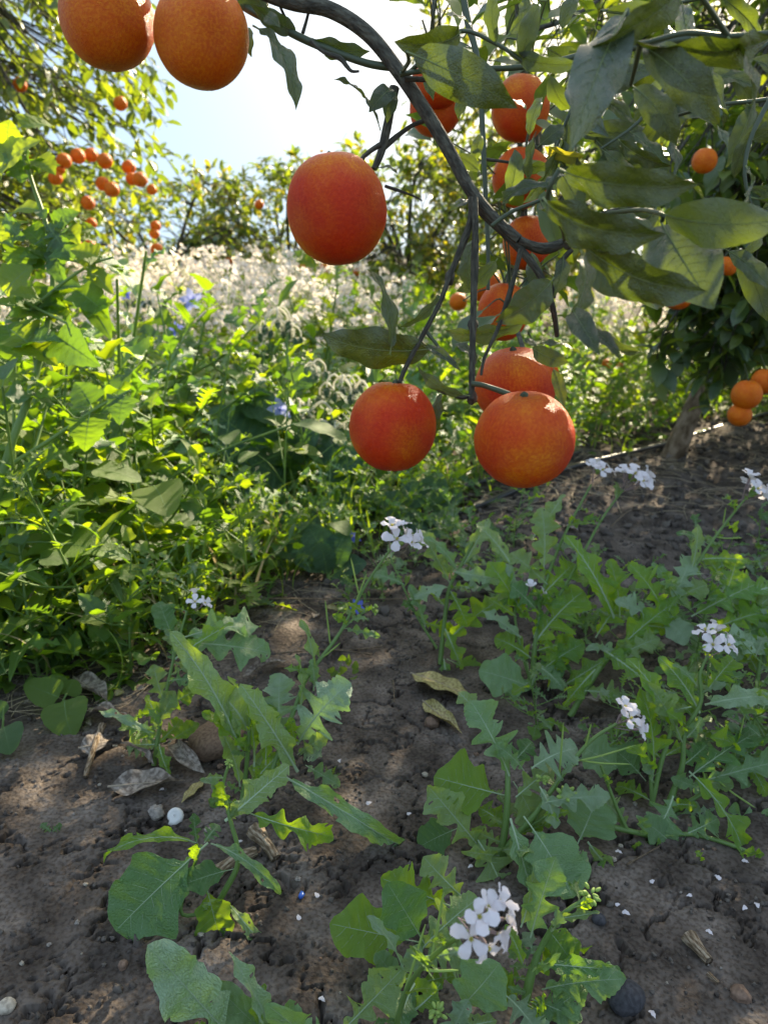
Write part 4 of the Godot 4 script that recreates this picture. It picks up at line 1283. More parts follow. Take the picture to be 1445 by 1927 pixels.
func build_hero_plants() -> void:
	rng.seed = 501
	var p: Plant
	# A: low plant with one very large rounded leaf
	p = rooted("rocket_plant", "low weed with one very large rounded green leaf near the snail shell", "plant", 398, 1716)
	add_stem(p, [[400, 1718], [428, 1668, 0.0], [446, 1632, 0.0], [447, 1592], [436, 1552], [424, 1502], [420, 1478], [430, 1440]], 0.0034, 0.0016)
	add_stem(p, [[400, 1718], [385, 1718, -0.01], [340, 1712, -0.012], [380, 1590, 0.005]], 0.0022, 0.0018)
	for q in [["round", [392, 1586, 0.0, 218, 1752, -0.03, 168, -8, 0.25], 0], ["round", [446, 1634, 0, 338, 1668, -0.02, 62, 5], 0], ["round", [386, 1655, -0.01, 416, 1772, -0.02, 82, 10, 0.4], 1], ["oblong", [430, 1700, 0, 513, 1802, -0.01, 38, 0, 2.2], 0],
		["oblong", [398, 1588, 0.02, 527, 1684, 0.0, 34, -10, 1.9], 0], ["oblong", [368, 1586, 0.02, 196, 1622, 0.0, 38, 10, 1.9], 3], ["oblong", [420, 1490, 0, 392, 1458, 0.0, 22], 0], ["lobed", [372, 1588, 0.02, 366, 1530, 0.03, 26], 0],
		["lobed", [385, 1586, 0.02, 412, 1552, 0.03, 36], 0], ["round", [400, 1660, 0, 412, 1648, 0, 20], 0], ["oblong", [424, 1545, 0, 545, 1440, 0.02, 74, -10, 0.4], 3], ["lobed", [470, 1530, 0.0, 628, 1574, 0.0, 62, 15, 1.6], 3], ["lobed", [430, 1545, 0, 446, 1520, 0, 26], 3]]:
		add_leaf(p, q[0], q[1], q[2])
	buds(p, 432, 1436, 0.0, 12)
	fill(p, 5)
	# B: tall plant in the middle, its long arching leaf reaching right
	p = rooted("rocket_plant", "tall rocket plant left of centre with a long leaf arching over bare soil", "plant", 458, 1512)
	add_stem(p, [[455, 1515], [478, 1480], [505, 1462], [530, 1400, 0.01], [556, 1330, 0.02], [580, 1272, 0.03], [640, 1190, 0.05], [690, 1098, 0.06], [738, 1030, 0.06]], 0.0042, 0.0016)
	add_stem(p, [[455, 1515], [462, 1460], [468, 1400, -0.01], [470, 1350, -0.01]], 0.0034, 0.002)
	add_stem(p, [[640, 1190, 0.05], [665, 1165, 0.05], [694, 1148, 0.05]], 0.0014, 0.0012)
	for q in [["oblong", [452, 1410, -0.01, 320, 1188, -0.03, 78, 20, 0.7], 0], ["oblong", [470, 1380, 0.0, 395, 1290, -0.02, 96, 15], 0], ["oblong", [478, 1450, 0, 428, 1272, 0.02, 48, 50], 3], ["oblong", [560, 1452, 0, 452, 1286, -0.03, 74, -15, 0.4], 0],
		["lobed", [560, 1400, 0.02, 660, 1284, 0.01, 120, 5, 0.6], 2], ["lobed", [530, 1385, 0.02, 528, 1266, 0.04, 84, 0, 0.5], 2], ["oblong", [536, 1462, 0, 788, 1618, -0.03, 62, 10, 2.0], 0], ["oblong", [590, 1300, 0.03, 565, 1165, 0.03, 26, 60], 0], ["oblong", [592, 1292, 0.03, 586, 1240, 0.02, 34], 0],
		["oblong", [562, 1345, 0.02, 556, 1230, 0.02, 30, 40], 1], ["oblong", [452, 1480, 0, 412, 1368, -0.01, 44, 30], 0], ["oblong", [474, 1478, 0.0, 530, 1416, 0.01, 46], 3], ["lobed", [560, 1420, 0.02, 622, 1382, 0.0, 40], 3], ["lobed", [562, 1415, 0.02, 606, 1425, 0.0, 44], 2],
		["lobed", [555, 1400, 0.02, 545, 1350, 0.0, 34], 1], ["lobed", [575, 1440, 0.02, 640, 1480, 0.0, 40], 2], ["oblong", [470, 1500, 0.0, 500, 1400, 0.03, 40], 0], ["lobed", [470, 1420, 0, 380, 1340, -0.03, 50, 20], 3], ["lobed", [500, 1440, 0.0, 505, 1310, 0.03, 52], 1]]:
		add_leaf(p, q[0], q[1], q[2])
	add_head(p, 746, 1022, 0.06, 9, 36, Vector3(0.4, 0.8, 0.2))
	buds(p, 704, 1146, 0.05, 13)
	add_pods(p, [[622, 1215, 612, 1130, 0.05], [655, 1165, 690, 1080, 0.06], [600, 1240, 640, 1210, 0.04], [676, 1120, 660, 1050, 0.06]])
	fill(p, 18)
	# C: at the bottom edge
	p = rooted("rocket_plant", "rocket rosette cut by the bottom edge with pale veined lobed leaves", "plant", 490, 1990)
	add_stem(p, [[490, 1990], [505, 1950, 0.0], [512, 1900, 0.0]], 0.003, 0.002)
	for q in [["lyrate", [455, 1975, 0.02, 278, 1778, -0.03, 120, 0, 0.4], 2], ["oblong", [520, 1960, 0.02, 430, 1790, 0.0, 56, 20, 0.8], 2], ["round", [540, 1985, 0.02, 400, 1850, 0.02, 66], 0], ["lobed", [640, 1985, 0.02, 500, 1888, -0.04, 84, 0], 2], ["oblong", [480, 1980, 0.01, 498, 1850, 0.02, 44], 3], ["lyrate", [560, 1990, 0.03, 545, 1880, 0.0, 64], 0], ["oblong", [450, 1990, 0.0, 360, 1930, 0.0, 50], 1]]:
		add_leaf(p, q[0], q[1], q[2])
	fill(p, 3)
	# D: nearest plant, its flower head close to the lens
	p = rooted("rocket_plant", "nearest rocket plant with a large out of focus white flower head", "plant", 755, 1965)
	add_stem(p, [[735, 1990, 0.0], [748, 1920, -0.03], [772, 1850, -0.07], [820, 1795, -0.15], [880, 1752, -0.2]], 0.003, 0.0013)
	add_stem(p, [[770, 1990, 0.03], [776, 1900, 0.03], [788, 1820, 0.04], [795, 1760, 0.04]], 0.0035, 0.002)
	for q in [["round", [798, 1775, 0.05, 620, 1738, 0.04, 118, 0, 0.4], 1], ["round", [800, 1778, 0.04, 728, 1660, 0.02, 104, 0, 0.4], 0], ["lobed", [848, 1706, 0.07, 716, 1652, 0.07, 88, -10], 1], ["lobed", [872, 1690, 0.07, 796, 1612, 0.07, 74], 1], ["oblong", [762, 1835, 0.0, 690, 1724, -0.01, 40, 60, 0.6], 2],
		["round", [760, 1838, 0.0, 790, 1776, -0.02, 42], 2], ["round", [752, 1850, 0.02, 706, 1794, 0.02, 50], 0], ["round", [858, 1905, -0.01, 940, 1812, -0.02, 118, 10], 2], ["lyrate", [640, 1945, 0.0, 760, 1820, 0.0, 90, 0, 0.4], 1], ["oblong", [870, 1935, 0.0, 935, 1920, -0.01, 60], 0], ["lobed", [790, 1790, 0.04, 900, 1690, 0.05, 90], 1],
		["lobed", [800, 1800, 0.03, 875, 1790, 0.03, 100], 1], ["oblong", [780, 1900, 0.02, 830, 1850, 0.02, 60], 1], ["lobed", [835, 1960, -0.02, 880, 1880, -0.03, 60], 2], ["oblong", [780, 1850, 0.03, 740, 1960, 0.0, 70], 0]]:
		add_leaf(p, q[0], q[1], q[2])
	add_head(p, 902, 1735, -0.205, 10, 52, Vector3(0.65, 0.3, 0.45))
	buds(p, 822, 1905, -0.03, 26)
	add_pods(p, [[790, 1822, 862, 1826, -0.08], [812, 1800, 835, 1680, -0.06], [760, 1870, 800, 1740, -0.05]])
	fill(p, 8)
	# E: big plant right of centre
	p = rooted("rocket_plant", "big grey green rocket plant right of centre with broad puckered leaves", "plant", 938, 1612)
	add_stem(p, [[940, 1612], [950, 1560, 0.0], [955, 1490, 0.0], [954, 1430, 0.01]], 0.0048, 0.0028)
	add_stem(p, [[940, 1612], [975, 1568, -0.005], [1008, 1530, -0.01], [1060, 1455, -0.01], [1110, 1395, -0.01], [1160, 1362, -0.01]], 0.0042, 0.0016)
	add_stem(p, [[985, 1560, -0.005], [1020, 1540, -0.01], [1058, 1506, -0.02]], 0.002, 0.0014)
	for q in [["round", [955, 1498, 0.01, 816, 1462, 0.02, 122, 0, 0.5], 1], ["lobed", [958, 1460, 0.0, 884, 1318, 0.02, 92, 10], 2], ["oblong", [905, 1360, 0.02, 862, 1302, 0.03, 54], 3], ["lobed", [1000, 1446, 0.0, 1086, 1408, 0.0, 92], 2], ["lobed", [905, 1598, 0.0, 804, 1478, 0.0, 84, -5], 0],
		["round", [868, 1556, 0.02, 788, 1594, 0.02, 78], 0], ["round", [1082, 1596, 0.01, 1122, 1500, 0.02, 122, 0, 0.3], 0], ["lobed", [1020, 1512, -0.02, 1148, 1500, -0.03, 58], 2], ["round", [985, 1536, -0.02, 1078, 1690, -0.06, 128, 10, 0.9], 2], ["lobed", [895, 1575, 0.0, 950, 1690, -0.03, 88, 0, 0.9], 0], ["oblong", [960, 1540, -0.02, 1005, 1700, -0.05, 60], 2],
		["oblong", [1105, 1584, 0.0, 1178, 1654, -0.01, 52, 50], 3], ["lobed", [1085, 1625, -0.01, 1168, 1688, -0.02, 70], 1], ["round", [965, 1470, 0.01, 1010, 1560, 0.0, 70], 1], ["lobed", [960, 1440, 0.01, 1000, 1395, 0.03, 52], 0], ["lobed", [970, 1500, 0.0, 1040, 1440, 0.02, 62], 3], ["oblong", [955, 1560, 0.01, 900, 1520, 0.03, 60], 3],
		["lobed", [985, 1450, 0.0, 930, 1400, -0.01, 44], 2], ["oblong", [1015, 1480, -0.01, 1045, 1560, -0.03, 44], 2], ["oblong", [948, 1600, 0.0, 1000, 1640, 0.0, 44], 0], ["lobed", [1000, 1590, -0.02, 1110, 1640, -0.05, 70, 0], 0]]:
		add_leaf(p, q[0], q[1], q[2])
	add_head(p, 1172, 1358, -0.01, 8, 34, Vector3(0.75, 0.5, 0.1))
	buds(p, 1064, 1502, -0.02, 26)
	buds(p, 1020, 1470, -0.01, 16)
	add_pods(p, [[1090, 1430, 1185, 1438, -0.01], [1085, 1432, 1196, 1402, -0.01], [1052, 1462, 1060, 1360, -0.01], [1100, 1408, 1112, 1362, -0.01]])
	fill(p, 16)
	# F: ruffled plant at the bottom right
	p = rooted("rocket_plant", "ruffled dark rocket plant beside the round dark stone", "plant", 985, 1905)
	add_stem(p, [[985, 1905], [1000, 1830], [1022, 1775], [1058, 1722, -0.01], [1100, 1692, -0.01]], 0.0046, 0.0016)
	for q in [["lobed", [998, 1764, 0.0, 1045, 1612, 0.0, 84, 0, 0.5], 2], ["oblong", [1010, 1812, 0.0, 1168, 1826, -0.02, 46, 0, 1.3], 0], ["lobed", [1020, 1862, 0.0, 1178, 1842, -0.03, 74, 0, 1.2], 2], ["lobed", [995, 1930, 0.0, 1112, 1850, -0.02, 74], 0], ["round", [1018, 1736, 0.01, 1072, 1806, 0.0, 66], 1],
		["lobed", [950, 1872, -0.01, 1022, 1960, -0.05, 74], 2], ["oblong", [980, 1745, 0.0, 1002, 1636, 0.01, 46, 20], 0], ["oblong", [1040, 1730, -0.01, 1128, 1716, -0.02, 26], 0], ["lobed", [1000, 1880, 0.0, 1096, 1920, -0.03, 60], 0], ["oblong", [985, 1820, 0.0, 950, 1740, 0.0, 46, 30], 1], ["lobed", [1000, 1830, 0.0, 1090, 1770, 0.01, 70], 1], ["round", [985, 1890, 0.0, 930, 1840, 0.0, 50], 3]]:
		add_leaf(p, q[0], q[1], q[2])
	buds(p, 1112, 1682, -0.01, 24)
	fill(p, 16)
	# G: upright plant at the right
	p = rooted("rocket_plant", "upright rocket plant at the right with white flowers and toothed narrow leaves", "plant", 1242, 1528)
	add_stem(p, [[1252, 1524], [1282, 1446], [1288, 1380], [1318, 1320], [1316, 1270], [1332, 1232]], 0.0042, 0.0016)
	add_stem(p, [[1225, 1516], [1242, 1440], [1262, 1370], [1258, 1310]], 0.0036, 0.002)
	add_stem(p, [[1262, 1530], [1340, 1478, 0.02], [1400, 1420, 0.04], [1470, 1370, 0.05]], 0.003, 0.002)
	add_stem(p, [[1226, 1510], [1222, 1430], [1215, 1350, 0.01]], 0.0026, 0.0018)
	for q in [["lobed", [1226, 1470, 0, 1204, 1296, 0.02, 56, 20], 1], ["oblong", [1268, 1376, 0, 1178, 1238, 0.02, 62], 1], ["oblong", [1316, 1342, 0.01, 1238, 1236, 0.03, 60], 1], ["lobed", [1285, 1402, 0, 1216, 1284, 0.0, 52], 3], ["lobed", [1296, 1462, 0, 1428, 1376, 0.03, 72], 0], ["lobed", [1320, 1470, 0.01, 1470, 1432, 0.02, 70], 0], ["lobed", [1296, 1452, -0.01, 1402, 1640, -0.05, 62, 0, 1.2], 3],
		["oblong", [1326, 1326, 0, 1452, 1312, -0.02, 54, 0, 1.3], 2], ["lyrate", [1266, 1498, -0.02, 1218, 1582, -0.04, 84], 2], ["lobed", [1262, 1540, 0.0, 1348, 1530, 0.0, 40], 2], ["lobed", [1320, 1540, 0, 1466, 1552, 0.0, 66], 0], ["lobed", [1300, 1330, 0.0, 1240, 1345, 0.02, 50], 1], ["oblong", [1310, 1290, 0.0, 1264, 1250, 0.0, 26], 2], ["lobed", [1330, 1300, 0, 1380, 1240, 0.02, 60], 1], ["lobed", [1285, 1440, 0.0, 1330, 1400, 0.0, 44], 0],
		["oblong", [1288, 1390, 0, 1320, 1350, -0.01, 36], 2], ["round", [1180, 1455, 0.02, 1095, 1405, 0.03, 84], 0], ["round", [1215, 1470, 0.02, 1150, 1405, 0.04, 70], 0], ["lobed", [1300, 1475, 0.02, 1380, 1480, 0.0, 50], 1], ["oblong", [1390, 1425, 0.05, 1440, 1500, 0.02, 40, 0, 1.4], 3]]:
		add_leaf(p, q[0], q[1], q[2])
	add_head(p, 1342, 1214, 0.0, 7, 34, Vector3(0.3, 0.9, 0.1))
	add_pods(p, [[1372, 1456, 1402, 1340, 0.02], [1330, 1480, 1300, 1360, 0.01], [1352, 1470, 1420, 1520, 0.0]])
	fill(p, 20)
	# H: creeping stems
	p = rooted("rocket_plant", "creeping weed sprawling over bare soil at the right edge", "plant", 1225, 1576)
	add_stem(p, [[1150, 1556], [1225, 1574], [1268, 1592], [1318, 1634, -0.02], [1352, 1678, -0.03]], 0.0034, 0.0022)
	add_stem(p, [[1225, 1576], [1300, 1570], [1380, 1592, -0.02], [1440, 1620, -0.03]], 0.003, 0.002)
	add_stem(p, [[1180, 1562], [1160, 1520], [1130, 1440]], 0.0026, 0.0018)
	for q in [["oblong", [1322, 1634, -0.02, 1422, 1700, -0.04, 60], 1], ["oblong", [1352, 1680, -0.03, 1392, 1824, -0.06, 62, 0, 0.6], 0], ["round", [1420, 1604, -0.02, 1466, 1690, -0.05, 90], 0], ["round", [1265, 1590, 0.0, 1210, 1545, 0.0, 60], 2], ["lobed", [1290, 1570, 0.0, 1350, 1540, 0.0, 60], 2], ["lobed", [1310, 1572, 0.0, 1330, 1640, 0.0, 34], 1], ["lobed", [1180, 1560, 0.0, 1130, 1500, 0.02, 50], 1], ["lobed", [1270, 1592, 0.0, 1180, 1600, -0.01, 30], 1]]:
		add_leaf(p, q[0], q[1], q[2])
	fill(p, 8)
	# I: small plant in a sun fleck, left of the upright ones
	p = rooted("rocket_plant", "branching weed rising from a sun fleck beside the fallen leaf", "plant", 828, 1250)
	add_stem(p, [[828, 1250], [836, 1170], [846, 1105], [870, 1060], [890, 1020]], 0.0042, 0.0022)
	add_stem(p, [[822, 1220], [785, 1160], [750, 1085], [735, 1050]], 0.0024, 0.0014)
	for q in [["oblong", [850, 1075, 0, 950, 1092, -0.02, 40, 20], 2], ["lobed", [848, 1100, 0, 792, 1000, 0.02, 46], 1], ["lobed", [838, 1210, 0, 960, 1120, 0.02, 62], 3], ["oblong", [872, 1062, 0, 920, 975, 0.02, 44], 3], ["lobed", [846, 1110, 0, 880, 1180, -0.02, 50], 1], ["oblong", [836, 1180, 0, 870, 1260, -0.02, 40], 1], ["lobed", [800, 1180, 0, 770, 1100, 0, 34], 0], ["oblong", [835, 1240, 0, 845, 1300, -0.03, 36], 1], ["round", [840, 1240, 0, 905, 1285, 0.0, 66], 1], ["oblong", [860, 1075, 0.0, 800, 1010, -0.02, 34], 0], ["lobed", [760, 1100, 0.0, 700, 1080, 0.0, 40], 0]]:
		add_leaf(p, q[0], q[1], q[2])
	fill(p, 10)
	# J: the leafy clump under the big coral orange
	p = rooted("rocket_plant", "leafy rocket clump under the lowest orange with two white flower heads", "plant", 1005, 1292)
	add_stem(p, [[1000, 1292], [1008, 1200], [1022, 1110, 0.02], [1060, 1010, 0.04], [1112, 912, 0.06]], 0.0045, 0.0015)
	add_stem(p, [[1012, 1180, 0.01], [1070, 1090, 0.02], [1130, 980, 0.04], [1172, 922, 0.05]], 0.003, 0.0014)
	add_stem(p, [[1000, 1290], [975, 1200], [970, 1140], [1000, 1120]], 0.0028, 0.0014)
	for q in [["oblong", [1158, 1170, 0, 1062, 1006, 0.02, 74, 0, 0.3], 3], ["lobed", [1002, 1215, 0, 1098, 1112, 0.02, 108, 0, 0.5], 3], ["lobed", [1022, 1075, 0.02, 1018, 955, 0.04, 62], 3], ["oblong", [965, 1070, 0.02, 900, 990, 0.04, 44], 3], ["lobed", [990, 1165, 0, 918, 1056, 0.0, 60], 1], ["oblong", [1004, 1010, 0.04, 1062, 930, 0.06, 36], 3], ["lobed", [1166, 1162, 0, 1146, 1052, 0.02, 56], 1],
		["round", [1012, 1300, -0.03, 900, 1262, -0.04, 90, 0, 0.6], 2], ["oblong", [1030, 1300, 0, 1062, 1220, 0, 40], 1], ["lobed", [1012, 1150, 0, 960, 1100, -0.02, 62], 0], ["lobed", [1000, 1240, 0, 930, 1200, 0, 70], 1], ["oblong", [1005, 1250, 0, 1060, 1300, -0.03, 46], 0], ["lobed", [1020, 1120, 0.02, 1080, 1060, 0.04, 70], 1], ["oblong", [1004, 1200, 0, 1000, 1100, 0, 40, 60], 0], ["lobed", [1030, 1100, 0.02, 960, 1040, 0.03, 62], 3], ["oblong", [1060, 1290, 0, 1140, 1240, 0.0, 46], 1], ["lobed", [1010, 1270, 0.0, 1100, 1210, 0.0, 60], 1], ["oblong", [980, 1200, 0.0, 905, 1150, -0.01, 40], 2], ["lobed", [1120, 1200, 0.0, 1180, 1120, 0.03, 60], 3], ["oblong", [970, 1150, 0.0, 950, 1060, 0.0, 30, 40], 2], ["oblong", [1000, 1280, 0.0, 940, 1330, -0.03, 46], 0]]:
		add_leaf(p, q[0], q[1], q[2])
	add_head(p, 1122, 893, 0.06, 6, 26, Vector3(0.3, 0.9, 0.1))
	add_head(p, 1186, 906, 0.05, 11, 30, Vector3(0.5, 0.8, 0.1))
	add_head(p, 1004, 1122, 0.0, 2, 22, Vector3(0.5, 0.8, 0.1))
	fill(p, 24)
	# K: tall slanting stalk at the right
	p = rooted("rocket_plant", "slanting rocket stalk reaching up to flowers at the right edge", "plant", 1072, 1348)
	add_stem(p, [[1072, 1348], [1140, 1242, 0.01], [1225, 1165, 0.03], [1288, 1092, 0.04], [1345, 1010, 0.06], [1402, 938, 0.07]], 0.0046, 0.0015)
	for q in [["lobed", [1248, 1152, 0.03, 1182, 1060, 0.04, 66, 0], 3], ["lobed", [1232, 1168, 0.03, 1156, 1130, 0.02, 50], 2], ["oblong", [1300, 1072, 0.04, 1312, 985, 0.05, 30], 3], ["oblong", [1318, 1052, 0.05, 1406, 1056, 0.04, 30], 3], ["round", [1236, 1162, 0.03, 1292, 1212, 0.0, 66, 0, 1.2], 2], ["lobed", [1262, 1132, 0.03, 1300, 1046, 0.05, 58], 2],
		["lobed", [1150, 1234, 0.01, 1275, 1130, 0.03, 64], 1], ["oblong", [1130, 1220, 0.0, 1216, 1284, -0.02, 64, 0, 0.8], 3], ["lobed", [1300, 1160, 0.03, 1426, 1098, 0.05, 74], 1], ["lobed", [1330, 1190, 0.03, 1460, 1150, 0.03, 62], 1], ["oblong", [1120, 1260, 0.01, 1060, 1330, 0.0, 40], 1], ["lobed", [1100, 1300, 0.0, 1180, 1320, -0.01, 54], 0], ["lobed", [1240, 1150, 0.03, 1330, 1100, 0.04, 60], 3], ["lobed", [1150, 1240, 0.0, 1240, 1200, 0.0, 50], 1], ["oblong", [1270, 1110, 0.04, 1225, 1060, 0.05, 34], 2]]:
		add_leaf(p, q[0], q[1], q[2])
	add_head(p, 1410, 928, 0.07, 8, 30, Vector3(0.7, 0.6, 0.1))
	add_pods(p, [[1345, 1010, 1395, 1012, 0.06], [1360, 985, 1365, 955, 0.06]])
	fill(p, 16)
	# L: clump at the right edge behind G
	p = rooted("rocket_plant", "leafy rocket clump cut by the right edge above the flowering plant", "plant", 1420, 1330)
	add_stem(p, [[1420, 1330], [1430, 1240], [1452, 1150, 0.02]], 0.004, 0.002)
	add_stem(p, [[1410, 1330], [1370, 1260], [1340, 1200, 0.02], [1450, 1090, 0.04]], 0.0034, 0.002)
	for i in 22:
		var f := rng.randf()
		var bx := lerpf(1415, 1400, f) + rnd(-40, 40)
		var by := lerpf(1310, 1120, f)
		var a := rnd(-2.9, 0.1)
		var l := rnd(60, 120)
		add_leaf(p, pick(["lobed", "lobed", "oblong"]), [bx, by, 0.02 * f, bx + cos(a) * l, by + sin(a) * l * 0.7, 0.02 * f + rnd(-0.05, 0.05), rnd(40, 72)], pick([1, 1, 3, 2]))
	# M: small plants on the left before the thicket
	p = rooted("rocket_plant", "small pale flowered rocket plant above the curled dead leaves", "plant", 292, 1440)
	add_stem(p, [[290, 1440], [302, 1360], [318, 1280], [335, 1210], [352, 1150]], 0.0034, 0.0014)
	for q in [["oblong", [300, 1385, 0, 186, 1338, 0.0, 28, 0, 1.0], 2], ["oblong", [302, 1372, 0, 276, 1308, 0, 40], 1], ["round", [318, 1398, 0, 376, 1362, 0, 34], 3], ["round", [330, 1210, 0, 300, 1132, 0.02, 50], 0], ["oblong", [330, 1240, 0, 440, 1172, 0.0, 44], 3], ["lobed", [345, 1210, 0.02, 510, 1230, 0.04, 92], 2], ["lobed", [345, 1200, 0.02, 490, 1180, 0.06, 80], 2], ["oblong", [300, 1400, 0, 320, 1460, -0.03, 30, 0, 1.4], 3], ["lobed", [310, 1320, 0, 290, 1250, 0.0, 46], 0], ["round", [300, 1370, 0, 330, 1300, 0.0, 42], 1], ["lobed", [308, 1340, 0, 370, 1300, 0.0, 44], 3], ["lobed", [300, 1390, 0, 230, 1360, 0.02, 50], 1], ["lobed", [298, 1400, 0, 240, 1400, 0.0, 60], 1]]:
		add_leaf(p, q[0], q[1], q[2])
	add_head(p, 370, 1138, 0.0, 4, 22, Vector3(0.2, 0.9, 0.1))
	fill(p, 14)
	# N: heart leaved seedlings
	p = rooted("mallow_plant", "seedling with smooth heart shaped leaves at the left edge of the bare soil", "plant", 108, 1345)
	add_stem(p, [[108, 1345], [118, 1322], [126, 1305]], 0.002, 0.0012)
	for q in [["cordate", [122, 1318, -0.02, 138, 1388, -0.05, 84, 0], 1], ["cordate", [112, 1312, 0.0, 48, 1286, 0.02, 58], 1], ["cordate", [118, 1306, 0.02, 96, 1270, 0.03, 44], 1], ["cordate", [124, 1308, 0.01, 140, 1278, 0.03, 50], 1]]:
		add_leaf(p, q[0], q[1], q[2], "weed")
	p = rooted("mallow_plant", "heart leaf seedling cut by the left edge of the picture", "plant", 5, 1400)
	add_stem(p, [[5, 1400], [6, 1370], [8, 1330]], 0.002, 0.0012)
	add_leaf(p, "cordate", [8, 1368, -0.02, 20, 1420, -0.04, 66], 2, "weed")
	add_leaf(p, "cordate", [6, 1350, 0, -40, 1330, 0.0, 50], 2, "weed")
	p = rooted("seedling", "tiny seedling alone on bare soil at the left", "plant", 98, 1566)
	add_leaf(p, "lobed", [98, 1566, 0, 78, 1550, 0.0, 18], 0)
	add_leaf(p, "lobed", [98, 1566, 0, 118, 1552, 0.0, 18], 0)
	add_leaf(p, "round", [98, 1566, 0, 102, 1580, 0.0, 14], 0)
	p = rooted("seedling", "feathery seedling on bare soil right of the tall middle plant", "plant", 622, 1466)
	for i in 6:
		add_leaf(p, "pinnate", [622, 1466, 0, 622 + cos(i * 1.05) * 20, 1455 + sin(i * 1.05) * 16, 0.0, 9], 1)
	p = rooted("seedling", "round leaved sprig beside the slanting stem of the tall middle plant", "plant", 628, 1290)
	for i in 12:
		var bx := 640.0 + rnd(-20, 30)
		var by := 1258.0 + rnd(-22, 25)
		add_leaf(p, "cordate", [bx, by, 0.0, bx + rnd(-16, 16), by + rnd(-12, 10), rnd(-0.01, 0.01), 16], 1, "weed")
	add_stem(p, [[628, 1290], [636, 1265], [645, 1240]], 0.001, 0.0006)

# ------------------------------------------------------------------ the tall weed at the left edge
func build_tall_weed() -> void:
	rng.seed = 611
	var p := Plant.new()
	p.home = on_ground(-30, 1240)
	p.home.y = ground_y(p.home.x, p.home.z)
	p.d0 = seen(p.home).z
	p.node = thing("tall_weed", "tall broad leaved weed with thick ribbed stems at the left edge", "plant", p.home)
	var stems := [[[[-40, 1240], [-15, 1000, -0.02], [18, 850, -0.03], [58, 740, -0.02], [84, 640], [100, 540, 0.02], [92, 440, 0.03], [60, 340, 0.04], [30, 240, 0.05]], 0.0085, 0.003], [[[12, 880, -0.03], [95, 828, -0.04], [180, 770, -0.05], [245, 735, -0.05]], 0.0042, 0.002], [[[20, 1200, 0.05], [26, 900, 0.05], [28, 640, 0.06], [20, 560, 0.06]], 0.004, 0.003],
		[[[40, 600, 0], [110, 540, -0.02], [168, 500, -0.03], [214, 484, -0.03]], 0.0036, 0.0016], [[[70, 690], [40, 560, 0.05], [-10, 430, 0.06]], 0.004, 0.002], [[[98, 520, 0.02], [120, 450, 0.03], [128, 400, 0.03]], 0.003, 0.0015], [[[30, 560, 0], [110, 600, -0.03], [150, 620, -0.03]], 0.003, 0.0015]]
	for q in stems:
		add_stem(p, q[0], q[1], q[2])
	# leaves given one by one, then more along the stems
	for q in [["ovate", [-10, 330, 0, 78, 264, -0.02, 96, 0], 3], ["ovate", [20, 290, 0.02, 20, 225, 0, 70], 3], ["oblong", [10, 280, 0.0, 42, 345, -0.02, 46], 2], ["ovate", [60, 300, 0.02, 105, 330, 0.0, 50], 3], ["lobed", [88, 420, 0.03, 138, 490, 0.0, 70, 30], 2], ["ovate", [96, 440, 0.03, 150, 400, 0.02, 54], 2], ["ovate", [110, 450, 0.03, 128, 545, 0.0, 40, 40], 2], ["lance", [168, 500, -0.03, 214, 555, -0.04, 34], 3], ["lance", [150, 470, -0.02, 182, 515, -0.03, 30], 3],
		["ovate", [0, 560, 0, 62, 500, 0.0, 100], 3], ["ovate", [20, 620, 0, 110, 690, -0.03, 70, 0], 3], ["ovate", [40, 650, 0, 118, 645, -0.05, 66], 2], ["ovate", [100, 628, 0, 190, 690, -0.05, 74, 30], 2], ["ovate", [60, 590, 0.02, 140, 575, 0.0, 80], 0], ["ovate", [130, 540, -0.02, 206, 600, -0.03, 60], 0], ["lance", [150, 560, -0.02, 210, 640, -0.03, 40], 0], ["ovate", [20, 680, 0.02, -30, 740, 0, 90], 3], ["ovate", [10, 600, 0.03, 36, 690, 0.0, 80], 0],
		["ovate", [90, 600, 0.0, 60, 540, 0.02, 84], 0], ["ovate", [160, 590, -0.02, 215, 570, -0.03, 50], 0], ["ovate", [170, 775, -0.05, 160, 850, -0.06, 66], 0], ["ovate", [240, 735, -0.05, 225, 800, -0.06, 50], 2], ["ovate", [175, 770, -0.05, 140, 720, -0.05, 56], 2], ["ovate", [10, 890, 0, 40, 960, -0.02, 90], 0], ["ovate", [20, 400, 0.05, -10, 470, 0.03, 80], 3], ["ovate", [60, 460, 0.04, 30, 520, 0.02, 76], 0], ["oblong", [10, 400, 0.03, 46, 455, 0.01, 40, 40], 2], ["ovate", [40, 430, 0.04, 86, 470, 0.02, 50], 0]]:
		add_leaf(p, q[0], q[1], q[2], "weed")
	for i in 92:
		var st = stems[pick([0, 0, 0, 0, 3, 4, 4, 5, 2])][0]
		var k := rng.randi_range(1 if st.size() < 6 else 3, st.size() - 1)
		var f := rng.randf()
		var a = st[k - 1]
		var b = st[k]
		var bx: float = lerpf(a[0], b[0], f)
		var by: float = lerpf(a[1], b[1], f)
		if by > 720:
			continue
		var dd: float = b[2] if b.size() > 2 else 0.0
		var ang := rnd(-0.6, 3.4)
		var l := rnd(28, 72)
		add_leaf(p, pick(["ovate", "lobed", "lance", "ovate"]), [bx, by, dd, bx + cos(ang) * l, by + sin(ang) * l * 0.8 - 10, dd + rnd(-0.06, 0.06), l * rnd(0.5, 0.75)], pick([0, 1, 3, 3, 2]), "weed")

